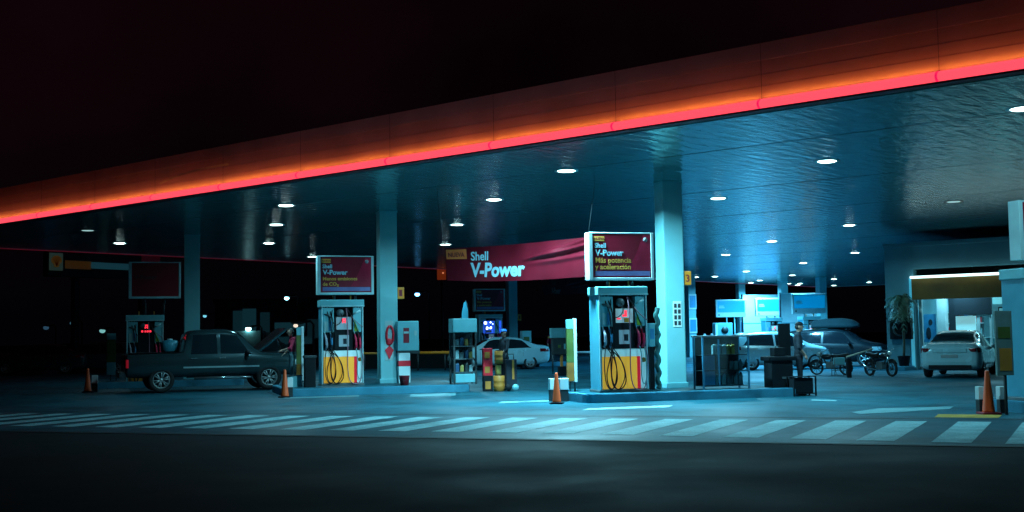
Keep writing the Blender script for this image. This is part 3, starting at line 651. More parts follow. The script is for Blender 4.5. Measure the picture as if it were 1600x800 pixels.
# ------------------------------------------------------------------ stretched banner
def banner(name, label, P0, P1, z00, z01, z10, z11, parts, sag=0.10, fold=1.0):
    """P0/P1 ground points of the ends; z0x top/bottom heights at the left, z1x at the right"""
    P0 = Vector(P0); P1 = Vector(P1); d = P1-P0; L = d.length; rz = math.atan2(d.y, d.x)
    t = thing(name, label, 'banner', (P0.x, P0.y, 0), rz)
    def S(u, v, o=0.0):
        zt = z00+(z10-z00)*u - sag*math.sin(PI*u)*0.6; zb = z01+(z11-z01)*u - sag*math.sin(PI*u)
        y = 0.10*math.sin(2.2*PI*u+1.4*v) * (0.35+0.65*v) + 0.07*math.sin(7*PI*u+5*v)*max(0, u-0.45)
        for c0, c1, w_, am in ((0.20, 0.62, 0.05, 0.16), (0.05, 0.95, 0.045, 0.12), (0.45, 0.30, 0.06, 0.07)):
            y -= fold*am*math.exp(-((v-(c0+c1*(1-u)))/w_)**2)*min(1, max(0, (u-0.56)/0.22))
        return Vector((u*L, y - o, zt+(zb-zt)*v))
    nu, nv = 64, 36; mb = MB()
    gr = [[[mb.bm.verts.new(S(i/nu, j/nv, o)) for j in range(nv+1)] for i in range(nu+1)] for o in (0.0, -0.006)]
    for gi, g in enumerate(gr):
        for i in range(nu):
            for j in range(nv):
                q = (g[i][j], g[i+1][j], g[i+1][j+1], g[i][j+1]); f = mb.bm.faces.new(q if gi == 0 else q[::-1]); f.smooth = True
    cl = mb.build('cloth', parts['cloth'], t)
    def wrap(me, u0, v0, o):       # lay flat text (x right, z up, metres) on the cloth
        for vv in me.vertices:
            x, z, yy = vv.co.x, vv.co.y, vv.co.z
            u = u0 + x/L; H = (z00+(z10-z00)*u)-(z01+(z11-z01)*u); p = S(u, v0 - z/H, o + yy); vv.co = p
    for body, size, u0, v0, m, b in parts['text']:
        o = text(body, size, m, cl, (0, 0, 0), (0, 0, 0), bold=b, ext=0.001); bm = bmesh.new(); bm.from_mesh(o.data)
        bmesh.ops.subdivide_edges(bm, edges=[e for e in bm.edges if e.calc_length() > 0.06], cuts=1); bm.to_mesh(o.data); bm.free()
        wrap(o.data, u0, v0, 0.012)
    for (u0, u1, v0, v1, m, nm) in parts.get('patch', ()):
        mb = MB(); n = 10
        for i in range(n):
            ua, ub = u0+(u1-u0)*i/n, u0+(u1-u0)*(i+1)/n
            for a in range(4):
                va, vb = v0+(v1-v0)*a/4, v0+(v1-v0)*(a+1)/4
                mb.poly([S(ua, va, 0.006), S(ub, va, 0.006), S(ub, vb, 0.006), S(ua, vb, 0.006)])
        mb.build(nm, m, cl)
    for nm, a, b in parts.get('rope', ()):
        mb = MB(); mb.tube([S(*a), Vector(b)], 0.008, 6); mb.build('rope', m_dgrey, t)
    return t, S
def onray(u, v, Y):
    d = Mc.to_3x3() @ Vector(((u-800)/F_PX, -(v-400)/F_PX, -1)); k = Y/d.y; return Vector((0, 0, CAM_Z)) + d*k
m_ban = mat('banner_cloth', (0.15, 0.005, 0.014), 0.38, noise=0.25, nscale=0.8)
m_bfold = mat('banner_pink_streak', (0.42, 0.07, 0.16), 0.4, noise=0.3, nscale=1.5)
a0, a1, b0, b1 = onray(695, 388, 31.0), onray(699, 438, 31.0), onray(919, 370, 28.6), onray(919, 431, 28.6)
banner('stretched_banner', 'long maroon banner with pale lettering, left of the brightest pump\'s maroon sign', (a0.x, a0.y, 0), (b0.x, b0.y, 0), a0.z, a1.z, b0.z, b1.z,
   {'cloth': m_ban, 'patch': [(0.008, 0.155, 0.05, 0.34, m_otag, 'orange_tag')],
    'text': [('NUEVA', 0.155, 0.022, 0.27, m_dred, 0.002), ('Shell', 0.31, 0.185, 0.39, m_sblue, 0.006), ('V-Power', 0.48, 0.187, 0.86, m_sblue, 0.018)],
    'rope': [('r', (0.0, 0.0), (-0.3, 0.1, HC-0.01)), ('r', (1.0, 0.0), (4.5, 0.1, HC-0.01))]}, sag=0.07)
a0, a1, b0, b1 = onray(846, 434, 62), onray(846, 460, 62), onray(918, 432, 56), onray(918, 458, 56)
banner('stretched_banner', 'smaller dim far banner with grey lettering behind the long maroon one', (a0.x, a0.y, 0), (b0.x, b0.y, 0), a0.z, a1.z, b0.z, b1.z,
   {'cloth': mat('banner_far', (0.05, 0.02, 0.04), 0.6), 'patch': [(0.0, 0.16, 0.05, 0.42, m_dred, 'red_tag')],
    'text': [('Shell', 0.36, 0.22, 0.42, m_grey, 0.008), ('V-Power', 0.44, 0.22, 0.93, m_teal, 0.010)]}, sag=0.05)

# ------------------------------------------------------------------ small forecourt furniture
def cone(u, v, h, label):
    p = G(u, v, 0.005); t = thing('traffic_cone', label, 'traffic cone', p, R(random.uniform(-20, 20)), 'orange traffic cones at the island ends'); k = h/0.7
    mb = MB(); mb.bx(-0.15*k, 0.15*k, -0.15*k, 0.15*k, 0, 0.035, 0.01); mb.build('base', m_dred if h > 0.72 else m_dark, t)
    mb = MB(); mb.lathe([(0.105*k, 0.035), (0.098*k, 0.06), (0.034*k, h-0.02), (0.027*k, h), (0, h)], n=24); mb.build('cone_body', m_oran, t)
cone(870, 631, 0.68, 'bright orange traffic cone at the front island\'s left end')
cone(445, 621, 0.72, 'dull orange traffic cone beside the pickup\'s front wheel')
cone(1545, 647, 0.76, 'tall red orange traffic cone at right, between two banded bollards')
cone(137, 613, 0.72, 'barely visible dark orange traffic cone at far left')
def bollard(u, v, label, h=0.62, wd=0.17):
    p = G(u, v, 0.005); t = thing('bollard', label, 'bollard', p, ISL, 'short bollards with white tops at the island ends')
    mb = MB(); mb.bx(-wd/2, wd/2, -wd/2, wd/2, 0, h*0.5, 0.01); mb.build('post', m_dgrey, t)
    mb = MB(); mb.bx(-wd/2-0.004, wd/2+0.004, -wd/2-0.004, wd/2+0.004, h*0.502, h, 0.012); mb.build('white_band', m_white, t)
bollard(862.5, 627, 'white topped bollard left of the bright orange cone', 0.52, 0.12)
bollard(880, 627, 'white topped bollard right of the bright orange cone', 0.52, 0.20)
bollard(1532, 645, 'white topped bollard left of the tall red cone', 0.47, 0.105)
bollard(1565, 645, 'white topped bollard right of the tall red cone', 0.47, 0.11)
bollard(148, 612, 'faint bollard beside the far left cone', 0.5)
bollard(453, 620, 'pale bollard just right of the dull cone by the pickup', 0.5, 0.14)
def board_post(p, label, rz, w=0.36, h=1.52, z0=0.2, edge=True, m1=m_yel2):
    t = thing('blade_sign', label, 'sign', p, rz, 'upright narrow panel signs beside the pumps')
    mb = MB(); mb.bx(-w/2, w/2-0.07, -0.035, 0.035, z0, z0+h*0.30, 0.004); mb.build('lower_panel', m1, t)
    mb = MB(); mb.bx(-w/2, w/2-0.07, -0.035, 0.035, z0+h*0.302, z0+h*0.85, 0.004); mb.build('middle_panel', mat('panel_olive', (0.10, 0.15, 0.03), 0.5, noise=0.2, nscale=3), t)
    mb = MB(); mb.bx(-w/2, w/2-0.07, -0.035, 0.035, z0+h*0.852, z0+h, 0.004); mb.build('upper_panel', m_teal, t)
    if edge:
        mb = MB(); mb.bx(w/2-0.068, w/2, -0.05, 0.05, z0-0.02, z0+h+0.02, 0.008); mb.build('white_edge', m_white, t)
    for x in (-w*0.15, w/2-0.05):
        mb = MB(); mb.tube([(x, 0, 0), (x, 0, z0)], 0.016, 8); mb.build('leg', m_dgrey, t)
    return t
board_post(G(894, 612, KZ), 'yellow and green upright panel with a white edge left of the brightest pump', ISL, 0.24, 1.42, 0.24, True, mat('panel_mustard', (0.42, 0.15, 0.02), 0.6, noise=0.2))
board_post(G(469, 604, KZ), 'narrow dull upright panel left of the second pump', ISL, 0.20, 1.45, 0.18)
board_post(EE(-36.4, 21.9, KZ), 'faint pale upright panel at far left by the darkest pump', ISL, 0.36, 1.4, 0.2, False, m_teal)
t = thing('blade_sign', 'white and yellow upright panel beside the right island\'s blue pump', 'sign', G(1573, 648, 0.006), R(5), 'upright narrow panel signs beside the pumps')
mb = MB(); mb.bx(-0.15, 0.15, -0.03, 0.03, 0.68, 1.80, 0.006); mb.build('panel', mat('panel_dull', (0.16, 0.26, 0.25), 0.6, noise=0.15), t)
mb = MB(); mb.bx(-0.10, 0.12, -0.034, -0.0305, 0.76, 1.15); mb.build('yellow_patch', m_yel2, t)
mb = MB(); mb.bx(-0.11, 0.11, -0.034, -0.0305, 1.32, 1.52); mb.build('olive_patch', mat('panel_olive', (0.10, 0.15, 0.03)), t)
mb = MB(); mb.bx(-0.02, 0.02, -0.02, 0.02, 0, 0.68); mb.build('post', m_dgrey, t)

# oil display cabinet (front island)
def bottle(t, x, y, z, h, w, m, cap=m_dark):
    mb = MB(); mb.bx(x-w/2, x+w/2, y-0.035, y+0.035, z, z+h*0.8, 0.012); mb.tube([(x+w*0.15, y, z+h*0.8), (x+w*0.15, y, z+h)], w*0.2, 8); o = mb.build('bottle', m, t)
m_btl = [mat('bottle_grey', (0.15, 0.25, 0.27), 0.35), mat('bottle_yellow', (0.55, 0.40, 0.10), 0.35), mat('bottle_white', (0.35, 0.55, 0.58), 0.35), mat('bottle_blue', (0.03, 0.12, 0.25), 0.35), mat('bottle_dark', (0.03, 0.05, 0.055), 0.35)]
pk = G(1128, 607.5, KZ)
t = thing('oil_cabinet', 'glass display cabinet of oil bottles right of the thickest column', 'display cabinet', pk, ISL)
w_, d_, h_ = 0.60, 0.26, 1.20
fr = MB()
for x in (-w_, w_-0.04):
    for y in (-d_, d_-0.04): fr.bx(x, x+0.04, y, y+0.04, 0, h_, 0.004)
for x in (-0.2,): fr.bx(x, x+0.035, -d_+0.001, -d_+0.036, 0.08, h_-0.05, 0.003)
fr.build('frame', mat('cabinet_blue', (0.04, 0.20, 0.32), 0.4, 0.2), t)
mb = MB(); mb.bx(-w_-0.02, w_+0.02, -d_-0.02, -d_+0.03, h_+0.001, h_+0.04, 0.006); mb.bx(-w_-0.02, w_+0.02, d_-0.03, d_+0.02, h_+0.001, h_+0.04, 0.006); mb.build('top_rail', m_grey, t)
mb = MB(); mb.bx(-w_+0.042, w_-0.042, d_-0.06, d_-0.04, 0.08, h_-0.001); mb.build('back_panel', m_dgrey, t)
for z in (0.07, 0.42, 0.78):
    mb = MB(); mb.bx(-w_+0.041, w_-0.041, -d_+0.04, d_-0.061, z, z+0.02); mb.build('shelf', m_dgrey, t)
mb = MB(); mb.bx(-w_+0.06, -0.27, -d_+0.045, -d_+0.07, 0.10, 0.80); mb.build('blue_sheet', m_nblue, t)
mb = MB(); mb.bx(-w_+0.045, w_-0.045, -d_+0.002, -d_+0.008, 0.08, h_-0.002); mb.build('pane', m_clear, t)
rnd = random.Random(3)
tg = 'oil bottles on the cabinet shelves'
def shelf_bottle(p, rz, x, y, z, h, w, m, label, grp):
    o = thing('oil_bottle', label, 'bottle', (p.x + x*math.cos(rz) - y*math.sin(rz), p.y + x*math.sin(rz) + y*math.cos(rz), p.z + z), rz, grp)
    mb = MB(); mb.bx(-w/2, w/2, -0.04, 0.04, 0, h*0.78, 0.014); mb.bx(-w*0.1, w*0.45, -0.03, 0.03, h*0.7, h*0.86, 0.01); mb.build('body', m, o)
    mb = MB(); mb.tube([(w*0.18, 0, h*0.85), (w*0.18, 0, h)], w*0.17, 8); mb.build('cap', m_dark, o)
nm = ['grey', 'yellow', 'white', 'blue', 'dark']
k = 0
for z, xs, hh, zn in ((0.80, [-0.22, -0.08, 0.03, 0.14, 0.25], 0.27, 'top'), (0.44, [0.20, 0.32, 0.44], 0.24, 'middle'), (0.09, [-0.16, 0.0, 0.12, 0.30, 0.44], 0.30, 'bottom')):
    for j, x in enumerate(xs):
        mi = {'top': [2, 0, 2, 1, 1], 'middle': [0, 2, 0], 'bottom': [2, 2, 4, 0, 0]}[zn][j]
        ordn = ['leftmost', 'second from left', 'third from left', 'fourth from left', 'rightmost'] if len(xs) == 5 else ['leftmost', 'middle', 'rightmost']
        shelf_bottle(pk, ISL, x, -0.08, z, hh, 0.10, m_btl[mi], f'{nm[mi]} bottle, {ordn[j]} on the {zn} shelf of the right cabinet', tg)

# left display cabinet on the second island
pk2 = G(724, 600, KZ)
t = thing('shelf_cabinet', 'tall dark shelf cabinet with a blank pale header, left of the red box', 'display cabinet', pk2, ISL)
w_, d_, h_ = 0.33, 0.25, 1.42
fr = MB()
for x in (-w_, w_-0.05):
    for y in (-d_, d_-0.04): fr.bx(x, x+0.05, y, y+0.04, 0, h_, 0.004)
fr.build('frame', m_dgrey, t)
mb = MB(); mb.bx(-w_-0.01, w_+0.01, -d_-0.01, d_, h_+0.002, h_+0.38, 0.012); mb.build('header', m_teal, t)
mb = MB(); mb.bx(-w_+0.052, w_-0.052, d_-0.05, d_-0.03, 0.3, h_-0.002); mb.build('back_panel', m_dgrey, t)
for z in (0.32, 0.68, 1.03):
    mb = MB(); mb.bx(-w_+0.051, w_-0.051, -d_+0.02, d_-0.051, z, z+0.02); mb.build('shelf', m_grey, t)
mb = MB(); mb.bx(-w_+0.055, w_-0.055, -d_+0.02, d_-0.06, 0.05, 0.28, 0.01); mb.build('base_box', m_teal, t)
for z, zn in ((0.34, 'bottom'), (0.70, 'middle'), (1.05, 'top')):
    for j, x in enumerate((-0.19, -0.06, 0.07, 0.19)):
        mi = (j*3 + int(z*10)) % 5
        shelf_bottle(pk2, ISL, x, -0.08, z, 0.22+0.06*((j+int(z*10)) % 2), 0.10, m_btl[mi], f'{nm[mi]} bottle, {["leftmost","second","third","rightmost"][j]} on the {zn} shelf of the tall left cabinet', 'bottles in the tall left cabinet')

# red box stack, yellow drums
pr = G(762, 611, 0.006)
t = thing('red_dispenser', 'upright red box with two yellow patches on a black base', 'dispenser', pr, R(10))
mb = MB(); mb.bx(-0.13, 0.13, -0.12, 0.12, 0.0, 0.42, 0.01); b_ = mb.build('base', m_dark, t)
mb = MB(); mb.bx(-0.08, 0.07, -0.127, -0.1205, 0.06, 0.27, 0.0); mb.build('yellow_patch', m_yel2, b_)
mb = MB(); mb.bx(-0.13, 0.13, -0.12, 0.12, 0.421, 1.17, 0.012); b_ = mb.build('red_body', m_red, t)
for z in (0.50, 0.90):
    mb = MB(); mb.bx(-0.09, 0.05, -0.127, -0.1205, z, z+0.17, 0.0); mb.build('yellow_patch', m_yel2, b_)
def drum(u, v, h, r, label, m, z=0.006, dz=0.0):
    p = G(u, v, z); p.z += dz
    t = thing('oil_drum', label, 'drum', p, 0, 'stacked yellow containers beside the red box')
    mb = MB(); mb.lathe([(0, 0), (r, 0), (r, h*0.3), (r*1.03, h*0.33), (r, h*0.36), (r, h*0.64), (r*1.03, h*0.67), (r, h*0.7), (r, h-0.01), (r*0.95, h), (0, h)], n=24); mb.build('drum_body', m, t)
    mb = MB(); mb.lathe([(r*0.75, h+0.001), (r*0.78, h+0.02), (0, h+0.025)], n=20); mb.build('lid', m_dark, t)
drum(780, 611, 0.42, 0.155, 'largest yellow container at the bottom of its stack, on the ground', m_yel2)
drum(779, 611, 0.26, 0.085, 'small pale yellow container in the middle of the yellow stack', m_btl[1], dz=0.447)
drum(780, 611, 0.36, 0.115, 'upper dull yellow container on top of the yellow stack', m_yel2, dz=0.733)
t = thing('sack_truck', 'dark blue hand trolley with a yellow stripe beside the blue capped attendant', 'trolley', G(798, 611, 0.006), R(15))
mb = MB(); mb.bx(-0.14, 0.16, -0.10, 0.10, 0.10, 0.86, 0.02); mb.build('bin_body', m_navy, t)
mb = MB(); mb.bx(0.02, 0.08, -0.106, -0.1015, 0.32, 0.84); mb.build('yellow_stripe', m_yel2, t)
for x in (-0.1, 0.1):
    mb = MB(); mb.lathe([(0, -0.02), (0.09, -0.02), (0.09, 0.02), (0, 0.02)], (x, -0.13, 0.1), 16, 'Y'); mb.build('wheel', m_teal if x > 0 else m_dark, t)
mb = MB(); mb.tube([(-0.1, 0.08, 0.86), (-0.1, 0.12, 1.0), (0.12, 0.12, 1.0), (0.12, 0.08, 0.86)], 0.015, 6); mb.build('handle', m_dgrey, t)

# service post with panel right of column B, with red bucket
t = thing('service_post', 'white and red service post carrying a pale panel, right of the second column', 'service post', G(631, 598, KZ), ISL)
mb = MB(); mb.bx(-0.17, 0.17, -0.12, 0.12, 0, 0.86, 0.012); mb.build('pedestal', m_white, t)
mb = MB(); mb.bx(-0.175, 0.175, -0.125, 0.125, 0.48, 0.64, 0.004); mb.build('red_band', m_red, t)
mb = MB(); mb.bx(-0.19, 0.44, -0.09, 0.12, 0.92, 1.78, 0.02); b_ = mb.build('panel', m_teal, t)
mb = MB(); mb.bx(-0.02, 0.15, -0.098, -0.091, 1.15, 1.58); mb.build('red_sticker', m_dred, b_)
mb = MB(); mb.bx(-0.01, 0.14, -0.103, -0.0985, 1.42, 1.48); mb.build('pale_bar', m_offw, b_)
mb = MB(); mb.bx(0.30, 0.38, -0.098, -0.091, 1.36, 1.50); mb.build('label_plate', m_offw, b_)
mb = MB(); mb.bx(-0.21, 0.46, -0.11, 0.14, 0.862, 0.918, 0.006); mb.build('shelf', m_dgrey, t)
t = thing('bucket', 'small dark red bucket at the foot of the white service post', 'bucket', G(632, 602, KZ), 0)
mb = MB(); mb.lathe([(0, 0), (0.11, 0), (0.145, 0.26), (0.150, 0.265), (0.135, 0.26), (0.105, 0.02), (0, 0.02)], n=24); mb.build('pail', m_dred, t)
mb = MB(); mb.tube([(-0.145, 0, 0.25), (-0.10, -0.06, 0.16), (0, -0.15, 0.13), (0.10, -0.06, 0.16), (0.145, 0, 0.25)], 0.005, 6, smooth=4); mb.build('handle', m_dgrey, t)
# dark bins at the left of pump B
t = thing('litter_bin', 'black litter bin left of the second pump', 'bin', G(484, 605, KZ), ISL)
mb = MB(); mb.bx(-0.15, 0.15, -0.14, 0.14, 0, 0.78, 0.02); mb.build('bin_body', m_dark, t)
mb = MB(); mb.bx(-0.17, 0.17, -0.16, 0.16, 0.782, 0.86, 0.02); mb.build('lid', m_dgrey, t)
t = thing('waste_box', 'low pale box at the second island\'s left end beside the black bin', 'box', G(462, 605, KZ), ISL)
mb = MB(); mb.bx(-0.16, 0.16, -0.13, 0.13, 0, 0.30, 0.015); mb.build('box_body', m_teal, t)
mb = MB(); mb.bx(-0.17, 0.17, -0.14, 0.14, 0.301, 0.33, 0.01); mb.build('lid', m_dgrey, t)
# phone-like card post right of pump C, ice-green drip hose column edge
t = thing('card_terminal', 'slim grey card terminal post between the brightest pump and the thick column', 'terminal', G(1019, 609, KZ), ISL)
mb = MB(); mb.bx(-0.05, 0.05, -0.06, 0.06, 0, 1.0, 0.01); mb.build('post', m_dark, t)
mb = MB(); mb.bx(-0.075, 0.075, -0.08, 0.08, 1.0, 1.55, 0.02); b_ = mb.build('head', m_teal, t)
mb = MB(); mb.bx(-0.05, 0.05, -0.086, -0.0805, 1.18, 1.42); mb.build('screen', m_nblue, b_)
t = thing('hose_guard', 'rippled green hose guard strip against the thick column\'s left edge', 'hose guard', G(1029, 608.5, KZ), ISL)
mb = MB(); mb.tube([(0.03*math.sin(k*1.9), 0, 0.02+k*0.09) for k in range(22)], 0.06, 8, smooth=4); mb.build('strip', mat('guard_green', (0.06, 0.22, 0.22), 0.55), t)

# attendant-side bins at the island's right end
t = thing('waste_bin', 'big black waste bin with a wide lid in front of the capped attendant', 'bin', G(1217, 605, KZ), ISL)
mb = MB(); mb.prism([(-0.27, -0.2), (0.27, -0.2), (0.27, 0.2), (-0.27, 0.2)], 0.62); mb.build('bin_body', m_dark, t)
mb = MB(); mb.bx(-0.34, 0.36, -0.25, 0.25, 0.622, 0.73, 0.03); mb.build('lid', m_dark, t)
mb = MB(); mb.bx(-0.02, 0.16, -0.213, -0.2015, 0.20, 0.25, 0.003); mb.build('pale_sticker', m_grey, t)
t = thing('tool_case', 'small black case resting on the big waste bin', 'case', G(1216, 605, KZ) + Vector((0, 0, 0.731)), ISL)
mb = MB(); mb.bx(-0.14, 0.16, -0.1, 0.1, 0, 0.20, 0.015); mb.build('case_body', m_dark, t)
mb = MB(); mb.tube([(-0.05, 0, 0.2), (-0.04, 0, 0.235), (0.06, 0, 0.235), (0.07, 0, 0.2)], 0.01, 6); mb.build('handle', m_dgrey, t)
t = thing('squeegee_stand', 'dark board on a post behind the capped attendant', 'stand', G(1229, 603, KZ), ISL)
mb = MB(); mb.bx(-0.03, 0.03, 0.1, 0.16, 0, 0.8); mb.build('post', m_dgrey, t)
mb = MB(); mb.bx(-0.10, 0.20, 0.09, 0.17, 0.6, 1.50, 0.01); mb.build('board', m_dark, t)
t = thing('low_rack', 'low dark metal rack at the attendant\'s feet', 'rack', G(1253, 618.5, 0.006), ISL)
fr = MB()
for x in (-0.30, 0.27):
    for y in (-0.16, 0.13): fr.bx(x, x+0.03, y, y+0.03, 0, 0.46)
for z in (0.05, 0.44): fr.bx(-0.299, 0.299, -0.159, 0.159, z, z+0.015)
fr.build('rack_frame', m_dark, t)
mb = MB(); mb.bx(-0.26, 0.24, -0.12, 0.12, 0.066, 0.42, 0.02); mb.build('crate', m_dark, t)

# pay terminal behind, teardrop flag, small kiosks of the second row
t = thing('pay_kiosk', 'post kiosk with blank pale header between the white sedan and the white edged panel', 'kiosk', G(873, 587, 0.006), ISL)
mb = MB(); mb.bx(-0.30, 0.32, -0.1, 0.1, 1.40, 1.76, 0.015); mb.build('header', m_teal, t)
mb = MB(); mb.bx(-0.24, 0.27, -0.12, 0.12, 0.78, 1.398, 0.02); b_ = mb.build('body', m_dgrey, t)
mb = MB(); mb.bx(-0.05, 0.06, -0.127, -0.1205, 1.02, 1.14); mb.build('olive_key', mat('panel_olive', (0.10, 0.15, 0.03)), b_)
mb = MB(); mb.bx(0.18, 0.25, -0.127, -0.1205, 0.98, 1.18); mb.build('slot', m_teal, b_)
mb = MB(); mb.bx(0.08, 0.16, -0.05, 0.05, 0.34, 0.779); mb.build('post', m_yel2, t)
mb = MB(); mb.bx(0.0, 0.28, -0.12, 0.12, 0, 0.34, 0.01); mb.build('foot', m_dark, t)
t = thing('pay_kiosk', 'small pale kiosk peeking over the white sedan\'s roof beside the slim column', 'kiosk', G(822, 569, KZ) - Vector((0, 0, KZ-0.006)), ISL)
mb = MB(); mb.bx(-0.22, 0.22, -0.18, 0.18, 0, 1.72, 0.02); mb.build('body', m_teal, t)
mb = MB(); mb.bx(-0.15, 0.12, -0.187, -0.1805, 1.25, 1.45); mb.build('screen', mat('panel_olive', (0.10, 0.15, 0.03)), t)
t = thing('teardrop_flag', 'pale teardrop flag behind the tall shelf cabinet', 'flag', G(727, 583, 0.006), R(20))
mb = MB(); mb.tube([(0.16, 0, 0), (0.16, 0, 1.9), (0.15, 0, 2.7), (0.05, 0, 3.0)], [0.02, 0.008], 8, smooth=4); mb.build('pole', m_dgrey, t)
mb = MB(); mb.prism([(0.14, 1.3), (0.145, 2.6), (0.06, 2.95), (-0.02, 2.9), (-0.11, 2.5), (-0.14, 2.0), (-0.12, 1.3)], 0.012, 0, Matrix.Translation((0, 0.006, 0)) @ Matrix.Rotation(PI/2, 4, 'X')); mb.build('flag_cloth', m_blue, t)

# guard rail and low wall beyond the second island
q0, q1 = G(566, 580, 0), G(742, 578, 0); q0.z = q1.z = 0
d = q1-q0; L = d.length; rz = math.atan2(d.y, d.x)
t = thing('guard_rail', 'low guard rail with a yellow tube behind the second column', 'rail', q0, rz)
mb = MB(); mb.tube([(0, 0, 0.80), (L*0.40, 0, 0.80)], 0.055, 10); mb.build('pale_tube', m_yel2, t)
mb = MB(); mb.tube([(L*0.52, 0, 0.80), (L, 0, 0.80)], 0.07, 10); mb.build('yellow_tube', m_yel, t)
mb = MB(); mb.tube([(L*0.401, 0, 0.80), (L*0.519, 0, 0.80)], 0.04, 10); mb.build('grey_tube', m_grey, t)
for k in range(5):
    mb = MB(); mb.tube([(L*(0.02+0.24*k), 0, 0), (L*(0.02+0.24*k), 0, 0.75)], 0.04, 8); mb.build('post', m_dgrey, t)
t = thing('low_wall', 'dark low wall behind the yellow guard rail', 'wall', q0 + Vector((0, 3.5, 0)), rz)
mb = MB(); mb.bx(-2, L+3, 0, 0.2, 0, 0.75, 0.01); mb.build('wall_body', m_dark, t)
mb = MB(); mb.bx(-2.02, L+3.02, -0.02, 0.22, 0.751, 0.80, 0.01); mb.build('coping', m_dgrey, t)
q0, q1 = G(862, 584, 0), G(925, 583, 0); d = q1-q0; L = d.length; rz = math.atan2(d.y, d.x)
t = thing('guard_rail', 'short white rail between the post kiosk and the brightest pump', 'rail', q0, rz)
mb = MB(); mb.tube([(0, 0, 0.82), (L, 0, 0.82)], 0.04, 10); mb.build('white_tube', m_white, t)
for x in (0.05, L-0.05):
    mb = MB(); mb.tube([(x, 0, 0), (x, 0, 0.8)], 0.03, 8); mb.build('post', m_dgrey, t)

